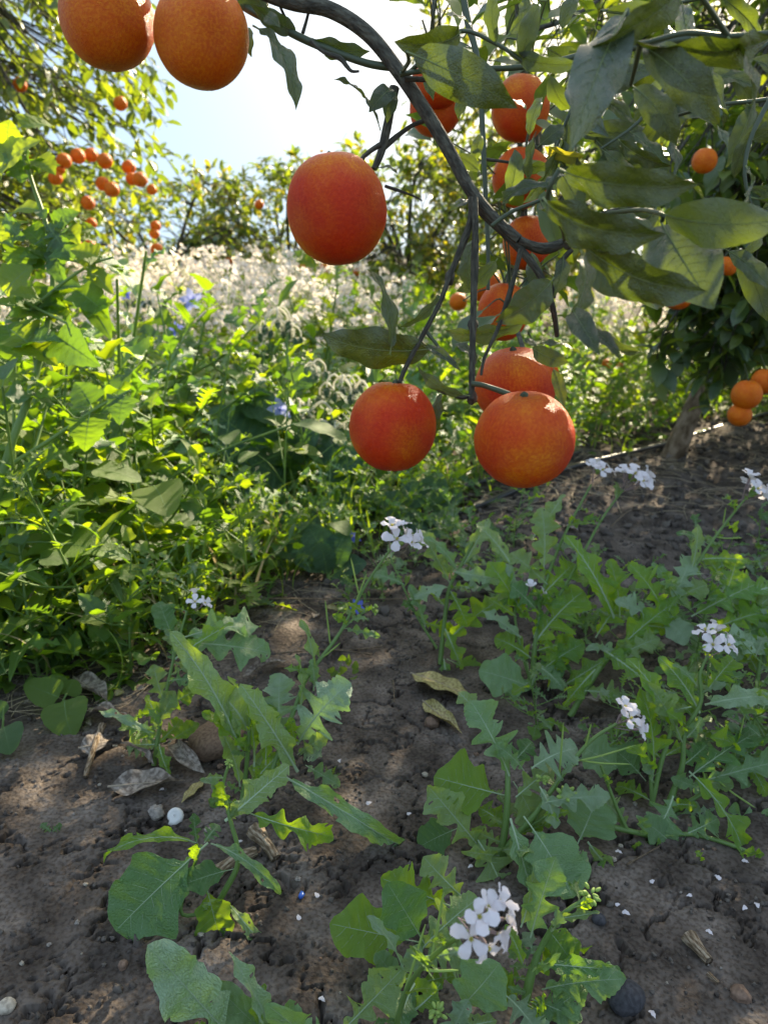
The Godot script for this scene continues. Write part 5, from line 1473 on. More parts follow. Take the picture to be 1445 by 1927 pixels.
# ------------------------------------------------------------------ borage
func bud_mesh() -> ArrayMesh:
	if meshes.has("bud"):
		return meshes.bud
	var b := Buf.new()
	b.tube(PackedVector3Array([Vector3(0, 0, 0), Vector3(0, -0.2, 0), Vector3(0, -0.5, 0), Vector3(0, -0.8, 0), Vector3(0, -1.15, 0)]), [0.07, 0.24, 0.3, 0.2, 0.02], 8, 0.1, 3)
	var m := b.commit()
	var h := Buf.new()
	var r := RandomNumberGenerator.new()
	r.seed = 8
	for i in 46:
		var y := -r.randf_range(0.05, 0.95)
		var a := r.randf() * TAU
		var d := Vector3(cos(a), r.randf_range(-0.5, 0.2), sin(a))
		var s := Vector3(cos(a) * 0.2, y, sin(a) * 0.2)
		h.tube(PackedVector3Array([s, s + d * 0.16, s + d * 0.32]), [0.02, 0.006], 3)
	h.commit(m)
	meshes["bud"] = m
	return m

func nodding_buds(p: Plant, path: Array, count: int, size_px: float, dd: float) -> void:
	var pts := []
	for q in path:
		pts.append(at(q[0], q[1], p.d0 + dd) - p.home)
	var line := curve(pts, 8)
	var b := Buf.new()
	b.tube(line, [0.0016, 0.0008], 6)
	solid(b.commit(), M.fuzz if count < 0 else M.stem, "flower_stalk", p.node)
	for i in absi(count):
		var k := int((0.25 + 0.75 * (i + 0.5) / absi(count)) * (line.size() - 1))
		var s: float = size_px / focal * (p.d0 + dd) * rnd(0.75, 1.1)
		var side := Vector3(rnd(-1, 1), 0, rnd(-1, 1)).normalized()
		var hook := curve([line[k], line[k] + Vector3(side.x * s * 0.5, s * 0.45, side.z * s * 0.5), line[k] + Vector3(side.x * s * 0.95, s * 0.1, side.z * s * 0.95), line[k] + Vector3(side.x, -0.35, side.z) * s], 4)
		var hb := Buf.new()
		hb.tube(hook, [s * 0.07, s * 0.05], 5)
		for j in 14:
			var c: Vector3 = hook[rng.randi() % hook.size()]
			var d := Vector3(rnd(-1, 1), rnd(-1, 1), rnd(-1, 1)).normalized() * s * 0.22
			hb.tube(PackedVector3Array([c, c + d * 0.5, c + d]), [s * 0.014, s * 0.005], 3)
		var st := solid(hb.commit(), M.fuzz, "bud_stalk", p.node)
		var o := set_leaf(st, bud_mesh(), M.borage[0], M.fuzz, Transform3D(Basis.from_euler(Vector3(rnd(-0.3, 0.3), rnd(0, 6), rnd(-0.3, 0.3))).scaled_local(Vector3(1.0, 0.75, 1.0) * s * 0.75), hook[hook.size() - 1]), "bud")
		o.rotation.x += 0.0

func star_flower(p: Plant, px: float, py: float, dd: float, size_px: float, mat: Material, face := Vector3(0.2, 0.3, 0.9)) -> void:
	var s: float = size_px / focal * (p.d0 + dd)
	var fl := Node3D.new()
	fl.position = at(px, py, p.d0 + dd) - p.home
	put(fl, "flower", p.node)
	face = face.normalized()
	var around := face.cross(Vector3(0.1, 1, 0.2)).normalized()
	for k in 5:
		var out := around.rotated(face, TAU * k / 5.0)
		set_leaf(fl, leaf("lance", 3, {"n": 8, "m": 2, "stalk": 0.0, "bend": 0.5, "fold": 0.1, "rib": 0.0, "twist": 0.1}), mat, mat, Transform3D(frame_of(out + face * 0.2, face) * Basis.from_scale(Vector3(2.6, 1, 1) * s), Vector3.ZERO), "petal")
	var b := Buf.new()
	b.tube(PackedVector3Array([-face * s * 0.1, face * s * 0.1, face * s * 0.45]), [s * 0.18, s * 0.05], 6)
	solid(b.commit(), M.pale_blue, "cone", fl)

func build_borage() -> void:
	rng.seed = 713
	var p := rooted("borage_plant", "borage with drooping hairy buds and a pale blue star flower below centre left", "plant", 548, 962)
	add_stem(p, [[548, 962], [545, 860], [543, 760], [542, 680], [540, 640]], 0.006, 0.003)
	add_stem(p, [[550, 920], [590, 850], [610, 800], [630, 760]], 0.005, 0.0025)
	nodding_buds(p, [[541, 660], [540, 620], [525, 590], [500, 600]], 6, 34, 0.0)
	nodding_buds(p, [[541, 700], [560, 695], [590, 688]], 4, 26, -0.02)
	nodding_buds(p, [[612, 770], [632, 730], [650, 715], [672, 735]], 8, 34, -0.02)
	nodding_buds(p, [[545, 800], [560, 770], [580, 765], [590, 790]], 6, 36, -0.03)
	nodding_buds(p, [[590, 820], [620, 805], [650, 808], [668, 822]], 8, 34, -0.03)
	nodding_buds(p, [[543, 640], [520, 615], [498, 620]], 4, 28, 0.02)
	star_flower(p, 527, 771, -0.04, 26, M.pale_blue)
	for q in [[530, 900, 0.0, 395, 770, 0.0, 120], [550, 930, 0.0, 470, 860, -0.1, 110], [560, 930, 0, 690, 860, -0.05, 110], [556, 950, 0, 560, 1040, -0.25, 120], [548, 900, 0, 640, 800, 0.05, 96], [545, 800, 0.0, 440, 745, 0.0, 70], [560, 960, 0, 700, 930, -0.1, 110], [545, 870, 0.0, 600, 800, -0.05, 80], [540, 950, 0.0, 420, 950, -0.1, 110], [560, 960, 0.0, 660, 1010, -0.2, 120], [545, 740, 0, 600, 690, 0.04, 60], [548, 930, 0, 470, 1010, -0.2, 120]]:
		add_leaf(p, "borage", q, rng.randi() % 2, "borage")
	p = rooted("borage_plant", "borage leaves spreading low in front of the hanging mottled orange", "plant", 800, 985)
	add_stem(p, [[800, 985], [805, 930], [800, 890]], 0.005, 0.003)
	for q in [[800, 980, 0, 720, 1000, -0.1, 55], [800, 970, 0, 860, 1000, -0.1, 55], [800, 960, 0, 760, 900, 0.0, 52], [800, 960, 0, 830, 890, 0.0, 55], [800, 970, 0, 690, 950, -0.05, 62], [805, 980, 0, 800, 1050, -0.15, 62], [800, 965, 0, 870, 930, 0.05, 49]]:
		add_leaf(p, "borage", q, rng.randi() % 2, "borage")
	p = rooted("borage_plant", "broad dark borage leaf rosette over the shaded soil, middle left", "plant", 620, 1095)
	for q in [[620, 1075, 0, 575, 985, 0.0, 62], [622, 1080, 0, 655, 1000, 0, 55], [620, 1080, 0, 540, 1020, 0.0, 55], [620, 1085, 0, 660, 1110, -0.03, 43], [622, 1085, 0, 690, 1060, 0.0, 49], [615, 1085, 0.0, 600, 1020, -0.03, 45]]:
		add_leaf(p, "borage", q, rng.randi() % 2, "borage")
	add_stem(p, [[620, 1095], [618, 1085], [620, 1070]], 0.004, 0.003)
	p = rooted("borage_plant", "tall borage with two blue stars rising against the white blossom", "plant", 318, 860)
	add_stem(p, [[318, 860], [310, 760], [302, 660], [298, 600], [320, 560]], 0.006, 0.002)
	add_stem(p, [[304, 700], [330, 640], [360, 580]], 0.003, 0.0015)
	nodding_buds(p, [[298, 600], [270, 560], [240, 555]], 7, 26, 0.0)
	nodding_buds(p, [[300, 590], [320, 560], [350, 566]], 5, 24, 0.0)
	star_flower(p, 361, 566, -0.02, 25, M.pale_blue)
	star_flower(p, 334, 620, -0.02, 16, M.blue)
	star_flower(p, 240, 552, -0.02, 16, M.blue, Vector3(-0.4, 0.2, 0.8))
	for q in [[305, 720, 0, 345, 650, 0.0, 60], [302, 680, 0, 270, 610, 0.0, 40], [306, 740, 0, 230, 700, 0, 60], [310, 760, 0, 380, 740, 0, 70], [312, 800, 0, 240, 790, 0, 80], [300, 640, 0.0, 350, 625, 0.0, 36]]:
		add_leaf(p, "borage", q, rng.randi() % 2, "borage")
	p = rooted("borage_plant", "small borage with deep blue stars left of the hanging red orange", "plant", 486, 800)
	add_stem(p, [[486, 800], [488, 700], [486, 610], [480, 580]], 0.004, 0.0015)
	star_flower(p, 487, 605, 0, 15, M.blue, Vector3(0.6, -0.2, 0.7))
	star_flower(p, 479, 588, 0, 13, M.blue)
	star_flower(p, 344, 628, 0.0, 11, M.blue)
	nodding_buds(p, [[487, 620], [505, 600], [530, 610]], 5, 22, 0.0)
	add_leaf(p, "borage", [487, 720, 0, 450, 660, 0, 50], 0, "borage")
	add_leaf(p, "borage", [487, 700, 0, 540, 650, 0, 50], 1, "borage")
	p = rooted("sow_thistle", "tall thin weed with one yellow flower behind the red orange", "plant", 606, 760)
	add_stem(p, [[606, 760], [596, 640], [592, 520], [600, 400], [604, 300]], 0.005, 0.0015)
	add_stem(p, [[592, 540], [570, 480], [552, 400], [548, 345]], 0.0025, 0.001)
	add_stem(p, [[598, 440], [588, 340], [578, 285]], 0.002, 0.0008)
	for k in 2:
		for i in 13:
			var a := TAU * i / 13.0
			var s := 0.016
			var c := at(605, 287, p.d0) - p.home
			set_leaf(p.node, leaf("lance", 2, {"n": 6, "m": 1, "stalk": 0.0, "bend": 0.3, "fold": 0.1, "rib": 0.0}), M.yellow, M.yellow, Transform3D(frame_of(Vector3(cos(a), 0.5 + 0.5 * k, sin(a)), Vector3.UP) * Basis.from_scale(Vector3(1.6, 1, 1) * s), c), "petal")
	for i in 26:
		var y := rnd(380, 740)
		var bx := 596.0 + rnd(-12, 12)
		var ang := rnd(-2.8, -0.3)
		add_leaf(p, pick(["lobed", "pinnate", "lance"]), [bx, y, 0, bx + cos(ang) * rnd(40, 95), y + sin(ang) * rnd(20, 70), rnd(-0.15, 0.15), rnd(26, 50)], pick([0, 1, 3, 3]), "weed")
	for i in 8:
		add_leaf(p, "lance", [552, 420 - i * 9, 0, 552 + (14 if i % 2 == 0 else -14), 395 - i * 9, 0, 8], 3, "weed")

# ------------------------------------------------------------------ the thicket of weeds
func light_opt(kind: String) -> Dictionary:
	var o: Dictionary = OPT[kind].duplicate()
	o.n = {"lobed": 26, "pinnate": 30, "oblong": 16, "ovate": 18, "cordate": 12, "lance": 8, "borage": 14, "lyrate": 26, "grass": 8}[kind]
	o.m = 2
	o.veins = 0
	o.quilt = 0.0
	if kind == "lance" or kind == "grass":
		o.m = 1
	return o

func weed(called: String, kind: String, sd: int, h: float) -> Node3D:
	var root := Node3D.new()
	root.name = called
	rng.seed = sd * 17 + 5
	var lean := Vector3(rnd(-0.3, 0.3), 0, rnd(-0.3, 0.3)) * h
	var line := curve([Vector3(0, -0.01, 0), Vector3(lean.x * 0.2, h * 0.4, lean.z * 0.3), Vector3(lean.x, h, lean.z)], 6)
	var sb := Buf.new()
	sb.tube(line, [0.0034, 0.0012], 6)
	var arms := []
	if kind in ["rocket", "goosefoot", "feathery"]:
		for i in 4:
			var k := 2 + i * 2
			var a := rnd(0, TAU)
			var e := line[k] + Vector3(cos(a) * h * 0.4, h * rnd(0.2, 0.4), sin(a) * h * 0.4)
			var arm := curve([line[k], line[k].lerp(e, 0.5) + Vector3(0, -0.01, 0), e], 4)
			sb.tube(arm, [0.0022, 0.001], 5)
			arms.append(arm)
	solid(sb.commit(), M.stem, "stem", root)
	var count: int = {"rocket": 30, "goosefoot": 32, "feathery": 34, "mallow": 8, "borage": 9}[kind]
	var shapes: Array = {"rocket": ["lobed", "oblong", "pinnate", "lobed"], "goosefoot": ["ovate", "lance", "ovate", "lobed"], "feathery": ["pinnate", "pinnate", "lance"], "mallow": ["cordate"], "borage": ["borage"]}[kind]
	var set_of: String = {"rocket": "rocket", "goosefoot": "weed", "feathery": "weed", "mallow": "weed", "borage": "borage"}[kind]
	for i in count:
		var f := (i + rng.randf()) / count
		var p: Vector3
		if arms.size() > 0 and i % 3 != 0:
			var arm: PackedVector3Array = arms[i % 4]
			p = arm[mini(int(f * arm.size()), arm.size() - 1)]
		else:
			p = line[mini(int(f * line.size()), line.size() - 1)]
		if kind in ["mallow", "borage"]:
			p = line[mini(int(f * 0.5 * line.size()), line.size() - 1)]
		var a := i * 2.4 + rnd(-0.4, 0.4)
		var rise := lerpf(0.05, 0.9, f) + rnd(-0.3, 0.3)
		var d := Vector3(cos(a), rise, sin(a)).normalized()
		var s := lerpf(0.108, 0.042, f) * rnd(0.75, 1.3) * clampf(h / 0.3, 0.6, 1.15)
		if kind == "borage":
			s *= 1.35
		if kind == "mallow":
			var tip := p + d * h * rnd(0.4, 0.8)
			var pb := Buf.new()
			pb.tube(curve([p, p.lerp(tip, 0.5) + Vector3(0, 0.01, 0), tip], 3), [0.0012, 0.001], 4)
			solid(pb.commit(), M.stem, "leaf_stalk", root)
			p = tip
			d = Vector3(cos(a), -0.3, sin(a)).normalized()
			s = rnd(0.035, 0.055)
		var shape: String = shapes[i % shapes.size()]
		var tones: Array = M[set_of]
		set_leaf(root, leaf(shape, i % 3, light_opt(shape)), tones[rng.randi() % tones.size()], M.rocket_vein if set_of == "rocket" else M.weed_vein, Transform3D(frame_of(d, Vector3(rnd(-0.3, 0.3), 1, rnd(-0.3, 0.3))).scaled_local(Vector3.ONE * s), p))
	return root

func soil_line(px: float) -> float:
	# below this height of the photograph the ground is bare
	var line := [Vector2(-400, 1330), Vector2(0, 1320), Vector2(200, 1290), Vector2(330, 1250), Vector2(430, 1185), Vector2(560, 1120), Vector2(700, 1050), Vector2(850, 985), Vector2(950, 925), Vector2(1080, 875), Vector2(1200, 840), Vector2(1330, 800), Vector2(1900, 760)]
	for i in line.size() - 1:
		if px < line[i + 1].x:
			return lerpf(line[i].y, line[i + 1].y, (px - line[i].x) / (line[i + 1].x - line[i].x))
	return 760.0

func build_thicket() -> void:
	var kinds := [["rocket_weed", "rocket", 4], ["goosefoot_weed", "goosefoot", 4], ["feathery_weed", "feathery", 3], ["mallow_weed", "mallow", 2], ["borage_weed", "borage", 2]]
	var models := {}
	for k in kinds:
		models[k[1]] = []
		for i in k[2]:
			models[k[1]].append(weed(k[0], k[1], i * 7 + k[0].length(), 0.3))
	rng.seed = 808
	var taken := []
	var placed := []
	var tries := 0
	while taken.size() < 285 and tries < 9000:
		tries += 1
		var z := -1.0 - 3.2 * pow(rng.randf(), 1.25)
		var x := rnd(-0.62, 0.62) * (0.3 - z)
		var s := seen(Vector3(x, 0, z))
		if s.x < -160 or s.x > 1560 or s.y > soil_line(s.x) - 6.0:
			continue
		var room := 0.065 + 0.026 * s.z
		var free := true
		for t in taken:
			if absf(t.x - x) < room and absf(t.y - z) < room and Vector2(t.x - x, t.y - z).length() < room:
				free = false
				break
		if not free:
			continue
		taken.append(Vector2(x, z))
		var edge := clampf((soil_line(s.x) - s.y) / 260.0, 0.0, 1.0)
		var roll := rng.randf()
		var k = kinds[0]
		if s.x < 420 and s.y > 900:
			k = kinds[1] if roll < 0.5 else (kinds[0] if roll < 0.75 else (kinds[2] if roll < 0.88 else kinds[3]))
		elif s.x < 900:
			k = kinds[2] if roll < 0.3 else (kinds[0] if roll < 0.62 else (kinds[1] if roll < 0.82 else (kinds[4] if roll < 0.94 else kinds[3])))
		else:
			k = kinds[0] if roll < 0.4 else (kinds[1] if roll < 0.7 else (kinds[3] if roll < 0.85 else kinds[2]))
		var pool: Array = models[k[1]]
		var o: Node3D = pool[rng.randi() % pool.size()].duplicate()
		put(o, k[0])
		o.position = Vector3(x, ground_y(x, z), z)
		var size := lerpf(0.6, 1.55, edge) * rnd(0.8, 1.25)
		if s.x < 330 and s.y > 930:
			size *= 1.2
		if s.x < 570:
			size *= lerpf(1.0, 0.62, smoothstep(1.9, 3.0, -z))
		if s.x > 900:
			size *= 1.12
		o.basis = Basis(Vector3.UP, rnd(0, TAU)).scaled(Vector3.ONE * size)
		placed.append([o, k[1], s.x, s.y])
	# each weed is told apart by its kind, its row, the landmark it stands by and its turn from the left
	placed.sort_custom(func(a, b): return a[2] < b[2])
	var cells := {}
	for q in placed:
		var col := "at the left edge" if q[2] < 200 else ("left of the tall middle plant" if q[2] < 420 else ("behind the tall middle plant" if q[2] < 640 else ("below the hanging oranges" if q[2] < 900 else ("beyond the lowest orange" if q[2] < 1150 else "beside the slanting trunk"))))
		var row := "front row" if q[3] > 1000 else ("middle row" if q[3] > 800 else ("rear row" if q[3] > 690 else "last row"))
		var key := "%s|%s, %s" % [q[1], row, col]
		if not cells.has(key):
			cells[key] = []
		cells[key].append(q[0])
	var turn := ["leftmost", "second", "third", "fourth", "fifth", "sixth", "seventh", "eighth", "ninth", "tenth", "eleventh", "twelfth", "thirteenth", "fourteenth", "fifteenth", "sixteenth", "seventeenth", "eighteenth", "nineteenth", "twentieth"]
	for key in cells:
		var look: String = {"rocket": "lobed rocket weed", "goosefoot": "toothed weed", "feathery": "feathery weed", "mallow": "round leaved mallow", "borage": "coarse borage"}[key.get_slice("|", 0)]
		var where: String = key.get_slice("|", 1)
		for n in cells[key].size():
			var first: String = "" if cells[key].size() == 1 else (turn[mini(n, 19)] + " ")
			var from: String = "" if cells[key].size() == 1 or n == 0 else " from the left"
			tag(cells[key][n], first + look + from + ", " + where, "weed", look + "s in the thicket")
	var more := [[930, 1130, 0.6], [880, 1090, 0.5], [965, 1040, 0.55], [1100, 1180, 0.62], [1190, 1230, 0.6], [1300, 1290, 0.62], [1385, 1230, 0.7], [1440, 1400, 0.6], [1340, 1130, 0.55], [1420, 1080, 0.5], [1060, 1240, 0.5], [1150, 1420, 0.42], [1300, 1420, 0.5], [1400, 1470, 0.5], [720, 1120, 0.4], [660, 1160, 0.32], [780, 1060, 0.5], [850, 1030, 0.5], [1240, 1380, 0.45], [1010, 1380, 0.4]]
	var says := ["left of the leafy clump under the lowest orange", "in front of the low borage below the mottled orange", "just behind the leafy clump under the lowest orange", "between the leafy clump and the slanting stalk", "under the upper part of the slanting stalk", "behind the upright flowering plant at the right", "under the clump cut by the right edge", "at the right edge beside the upright flowering plant", "beyond the slanting stalk on the bare path", "at the right edge beyond the slanting stalk", "at the foot of the leafy clump under the lowest orange", "in front of the slanting stalk's root", "close behind the root of the upright flowering plant", "right of the root of the upright flowering plant", "right of the tall middle plant's flower head", "beside the deep blue blossom on the twig", "behind the branching weed in the sun fleck", "between the sun fleck and the borage rosette", "at the left foot of the upright flowering plant", "behind the big grey green plant right of centre"]
	for i in more.size():
		var q = more[i]
		var o: Node3D = models["rocket"][i % models["rocket"].size()].duplicate()
		put(o, "rocket_weed")
		o.position = rest_at(q[0], q[1])
		o.basis = Basis(Vector3.UP, rnd(0, TAU)).scaled(Vector3.ONE * q[2])
		tag(o, "small thin stemmed rocket weed " + says[i], "weed", "small rocket weeds among the flowering plants")
	for k in models:
		for o in models[k]:
			o.free()
	# low undergrowth between them, one mass for each shape
	for q in [["ovate", "weed", 0, 1800, 0.045], ["lobed", "weed", 1, 1800, 0.06], ["lance", "weed", 3, 1700, 0.045], ["pinnate", "weed", 2, 1600, 0.06], ["lobed", "rocket", 1, 1300, 0.06], ["grass", "grass", 0, 1700, 0.14], ["grass", "grass", 1, 900, 0.12]]:
		var lm: ArrayMesh = leaf(q[0], 1, light_opt(q[0])).duplicate()
		lm.surface_set_material(0, M[q[1]][q[2]])
		if lm.get_surface_count() > 1:
			lm.surface_set_material(1, M.weed_vein)
		var list: Array[Transform3D] = []
		var guard := 0
		while list.size() < q[3] and guard < 60000:
			guard += 1
			var z := -1.0 - 4.6 * pow(rng.randf(), 1.5)
			var x := rnd(-0.75, 0.75) * (0.3 - z)
			var s := seen(Vector3(x, 0, z))
			if s.y > soil_line(s.x) + rnd(-40, 14) or s.x < -200 or s.x > 1650:
				continue
			var y := ground_y(x, z) + (0.0 if q[0] == "grass" else rnd(0.0, 0.15) * rng.randf())
			var d := Vector3(rnd(-1, 1), rnd(0.0, 1.1) + (1.2 if q[0] == "grass" else 0.0), rnd(-1, 1)).normalized()
			list.append(Transform3D(frame_of(d, Vector3(rnd(-0.4, 0.4), 1, rnd(-0.4, 0.4))).scaled_local(Vector3.ONE * q[4] * rnd(0.6, 1.3)), Vector3(x, y, z)))
		mass("undergrowth", lm, list, "low green undergrowth of small leaves and grass between the weeds", "undergrowth")

func mass(called: String, mesh: Mesh, list: Array[Transform3D], label: String, category: String) -> void:
	var mm := MultiMesh.new()
	mm.transform_format = MultiMesh.TRANSFORM_3D
	mm.mesh = mesh
	mm.instance_count = list.size()
	for i in list.size():
		mm.set_instance_transform(i, list[i])
	var o := MultiMeshInstance3D.new()
	o.multimesh = mm
	put(o, called)
	o.set_meta("kind", "stuff")
	tag(o, label, category)

# ------------------------------------------------------------------ the field of white blossom
func build_blossom_field() -> void:
	rng.seed = 909
	for variant in 4:
		var green := Buf.new()
		var white := Buf.new()
		var h := 0.5
		var leafm := leaf("lobed", variant % 3, {"n": 10, "m": 1, "stalk": 0.06, "bend": 0.7, "fold": 0.2, "rib": 0.0, "ruffle": 0.03})
		var main := curve([Vector3.ZERO, Vector3(rnd(-0.03, 0.03), h * 0.5, rnd(-0.03, 0.03)), Vector3(rnd(-0.08, 0.08), h * 0.95, rnd(-0.08, 0.08))], 4)
		green.tube(main, [0.003, 0.0014], 4)
		for i in 12:
			var k := i % 7
			var a := i * 2.4
			green.add(leafm, 0, Transform3D(frame_of(Vector3(cos(a), 0.4, sin(a)), Vector3.UP).scaled_local(Vector3.ONE * rnd(0.09, 0.16)), main[k]))
		for arm in 5:
			var a := arm * 2.4 + rnd(-0.4, 0.4)
			var from := main[clampi(4 + arm, 0, main.size() - 1)]
			var to := from + Vector3(cos(a) * 0.09, rnd(0.05, 0.16), sin(a) * 0.09) if arm > 0 else main[main.size() - 1]
			green.tube(PackedVector3Array([from, from.lerp(to, 0.5), to + Vector3(0, 0.001, 0)]), [0.0014, 0.001], 4)
			for f in 11:
				var c := to + Vector3(rnd(-0.02, 0.02), rnd(-0.03, 0.015), rnd(-0.02, 0.02))
				var face := Vector3(rnd(-1, 1), rnd(0.0, 1.0), rnd(-1, 1)).normalized()
				var side := face.cross(Vector3(0.2, 0.1, 1)).normalized()
				for k in 4:
					var d := side.rotated(face, TAU * k / 4.0) * 0.0112
					var w := d.cross(face) * 0.42
					white.grid(2, 3, PackedVector3Array([c, c + d * 0.55 - w + face * 0.002, c + d * 0.62 - w * 0.5 + face * 0.002, c + d * 0.5 + w + face * 0.002, c + d + w * 0.3 + face * 0.0005, c + d - w * 0.3 + face * 0.0005]))
		var mesh := green.commit()
		white.commit(mesh)
		mesh.surface_set_material(0, M.weed[[1, 3, 1, 3][variant]])
		mesh.surface_set_material(1, M.blossom)
		var list: Array[Transform3D] = []
		var guard := 0
		while list.size() < 340 and guard < 20000:
			guard += 1
			var z := -2.9 - 6.0 * pow(rng.randf(), 1.3)
			var x := rnd(-0.7, 0.62) * (0.4 - z)
			if x > 0.45 and z > -3.3:
				continue
			var s := seen(Vector3(x, 0, z))
			if x > -0.25 and rng.randf() < (0.65 if x < 0.1 else 0.88):
				continue
			if s.x < -150 or s.x > 1600:
				continue
			var g := rnd(0.5, 1.16) * (0.8 if x > 0.3 else 1.0) * lerpf(0.72, 1.0, smoothstep(2.3, 3.6, -z))
			list.append(Transform3D(Basis(Vector3.UP, rnd(0, TAU)).scaled(Vector3(1, 1, 1) * g).rotated(Vector3.RIGHT, rnd(-0.12, 0.12)), Vector3(x, ground_y(x, z), z)))
		mass("wildflowers", mesh, list, "field of white wild rocket in full bloom in front of the far trees", "wildflowers")

# ------------------------------------------------------------------ what lies on the ground
func rest_at(px: float, py: float, lift := 0.0) -> Vector3:
	var p := on_ground(px, py)
	p.y = ground_y(p.x, p.z) + ground_detail(p.x, p.z) + lift
	return p

func lying_leaf(label: String, a: Vector2, b: Vector2, width: float, blade: Material, vein: Material, opt: Dictionary, lift := 0.006, roll := 0.0, category := "leaf") -> void:
	var p := rest_at(a.x, a.y, lift)
	var q := rest_at(b.x, b.y, lift)
	var s := p.distance_to(q)
	var o := thing("fallen_leaf", label, category, p, "fallen leaves on the soil")
	var w := width / focal * seen(p).z
	set_leaf(o, leaf("citrus", int(a.x) % 5, opt), blade, vein, Transform3D(frame_of(q - p, Vector3.UP, roll) * Basis.from_scale(Vector3(w / 0.43, s, s)), Vector3.ZERO), "blade")

func stone(label: String, px: float, py: float, r_px: float, mat: Material, rough := 0.3, flat := 0.75) -> void:
	var p := rest_at(px, py)
	var s: float = r_px / focal * seen(p).z
	var o := solid(blob(Vector3(s, s * flat, s * rnd(0.75, 1.0)), px * 0.013, rough, 16, 11), mat, "stone")
	o.position = p + Vector3(0, s * flat * 0.45, 0)
	o.rotation.y = rnd(0, TAU)
	tag(o, label, "stone")

func stick(label: String, pts: Array, r_mm: float, mat: Material, lift := 0.004, called := "stick") -> void:
	var home := rest_at(pts[0][0], pts[0][1], lift)
	var list := []
	for q in pts:
		list.append(rest_at(q[0], q[1], lift + (q[2] if q.size() > 2 else 0.0)) - home)
	var b := Buf.new()
	b.tube(curve(list, 5), [r_mm * 0.001, r_mm * 0.0007], 7, 0.16, int(pts[0][0]))
	var o := solid(b.commit(), mat, called)
	o.position = home
	tag(o, label, called.replace("_", " "))

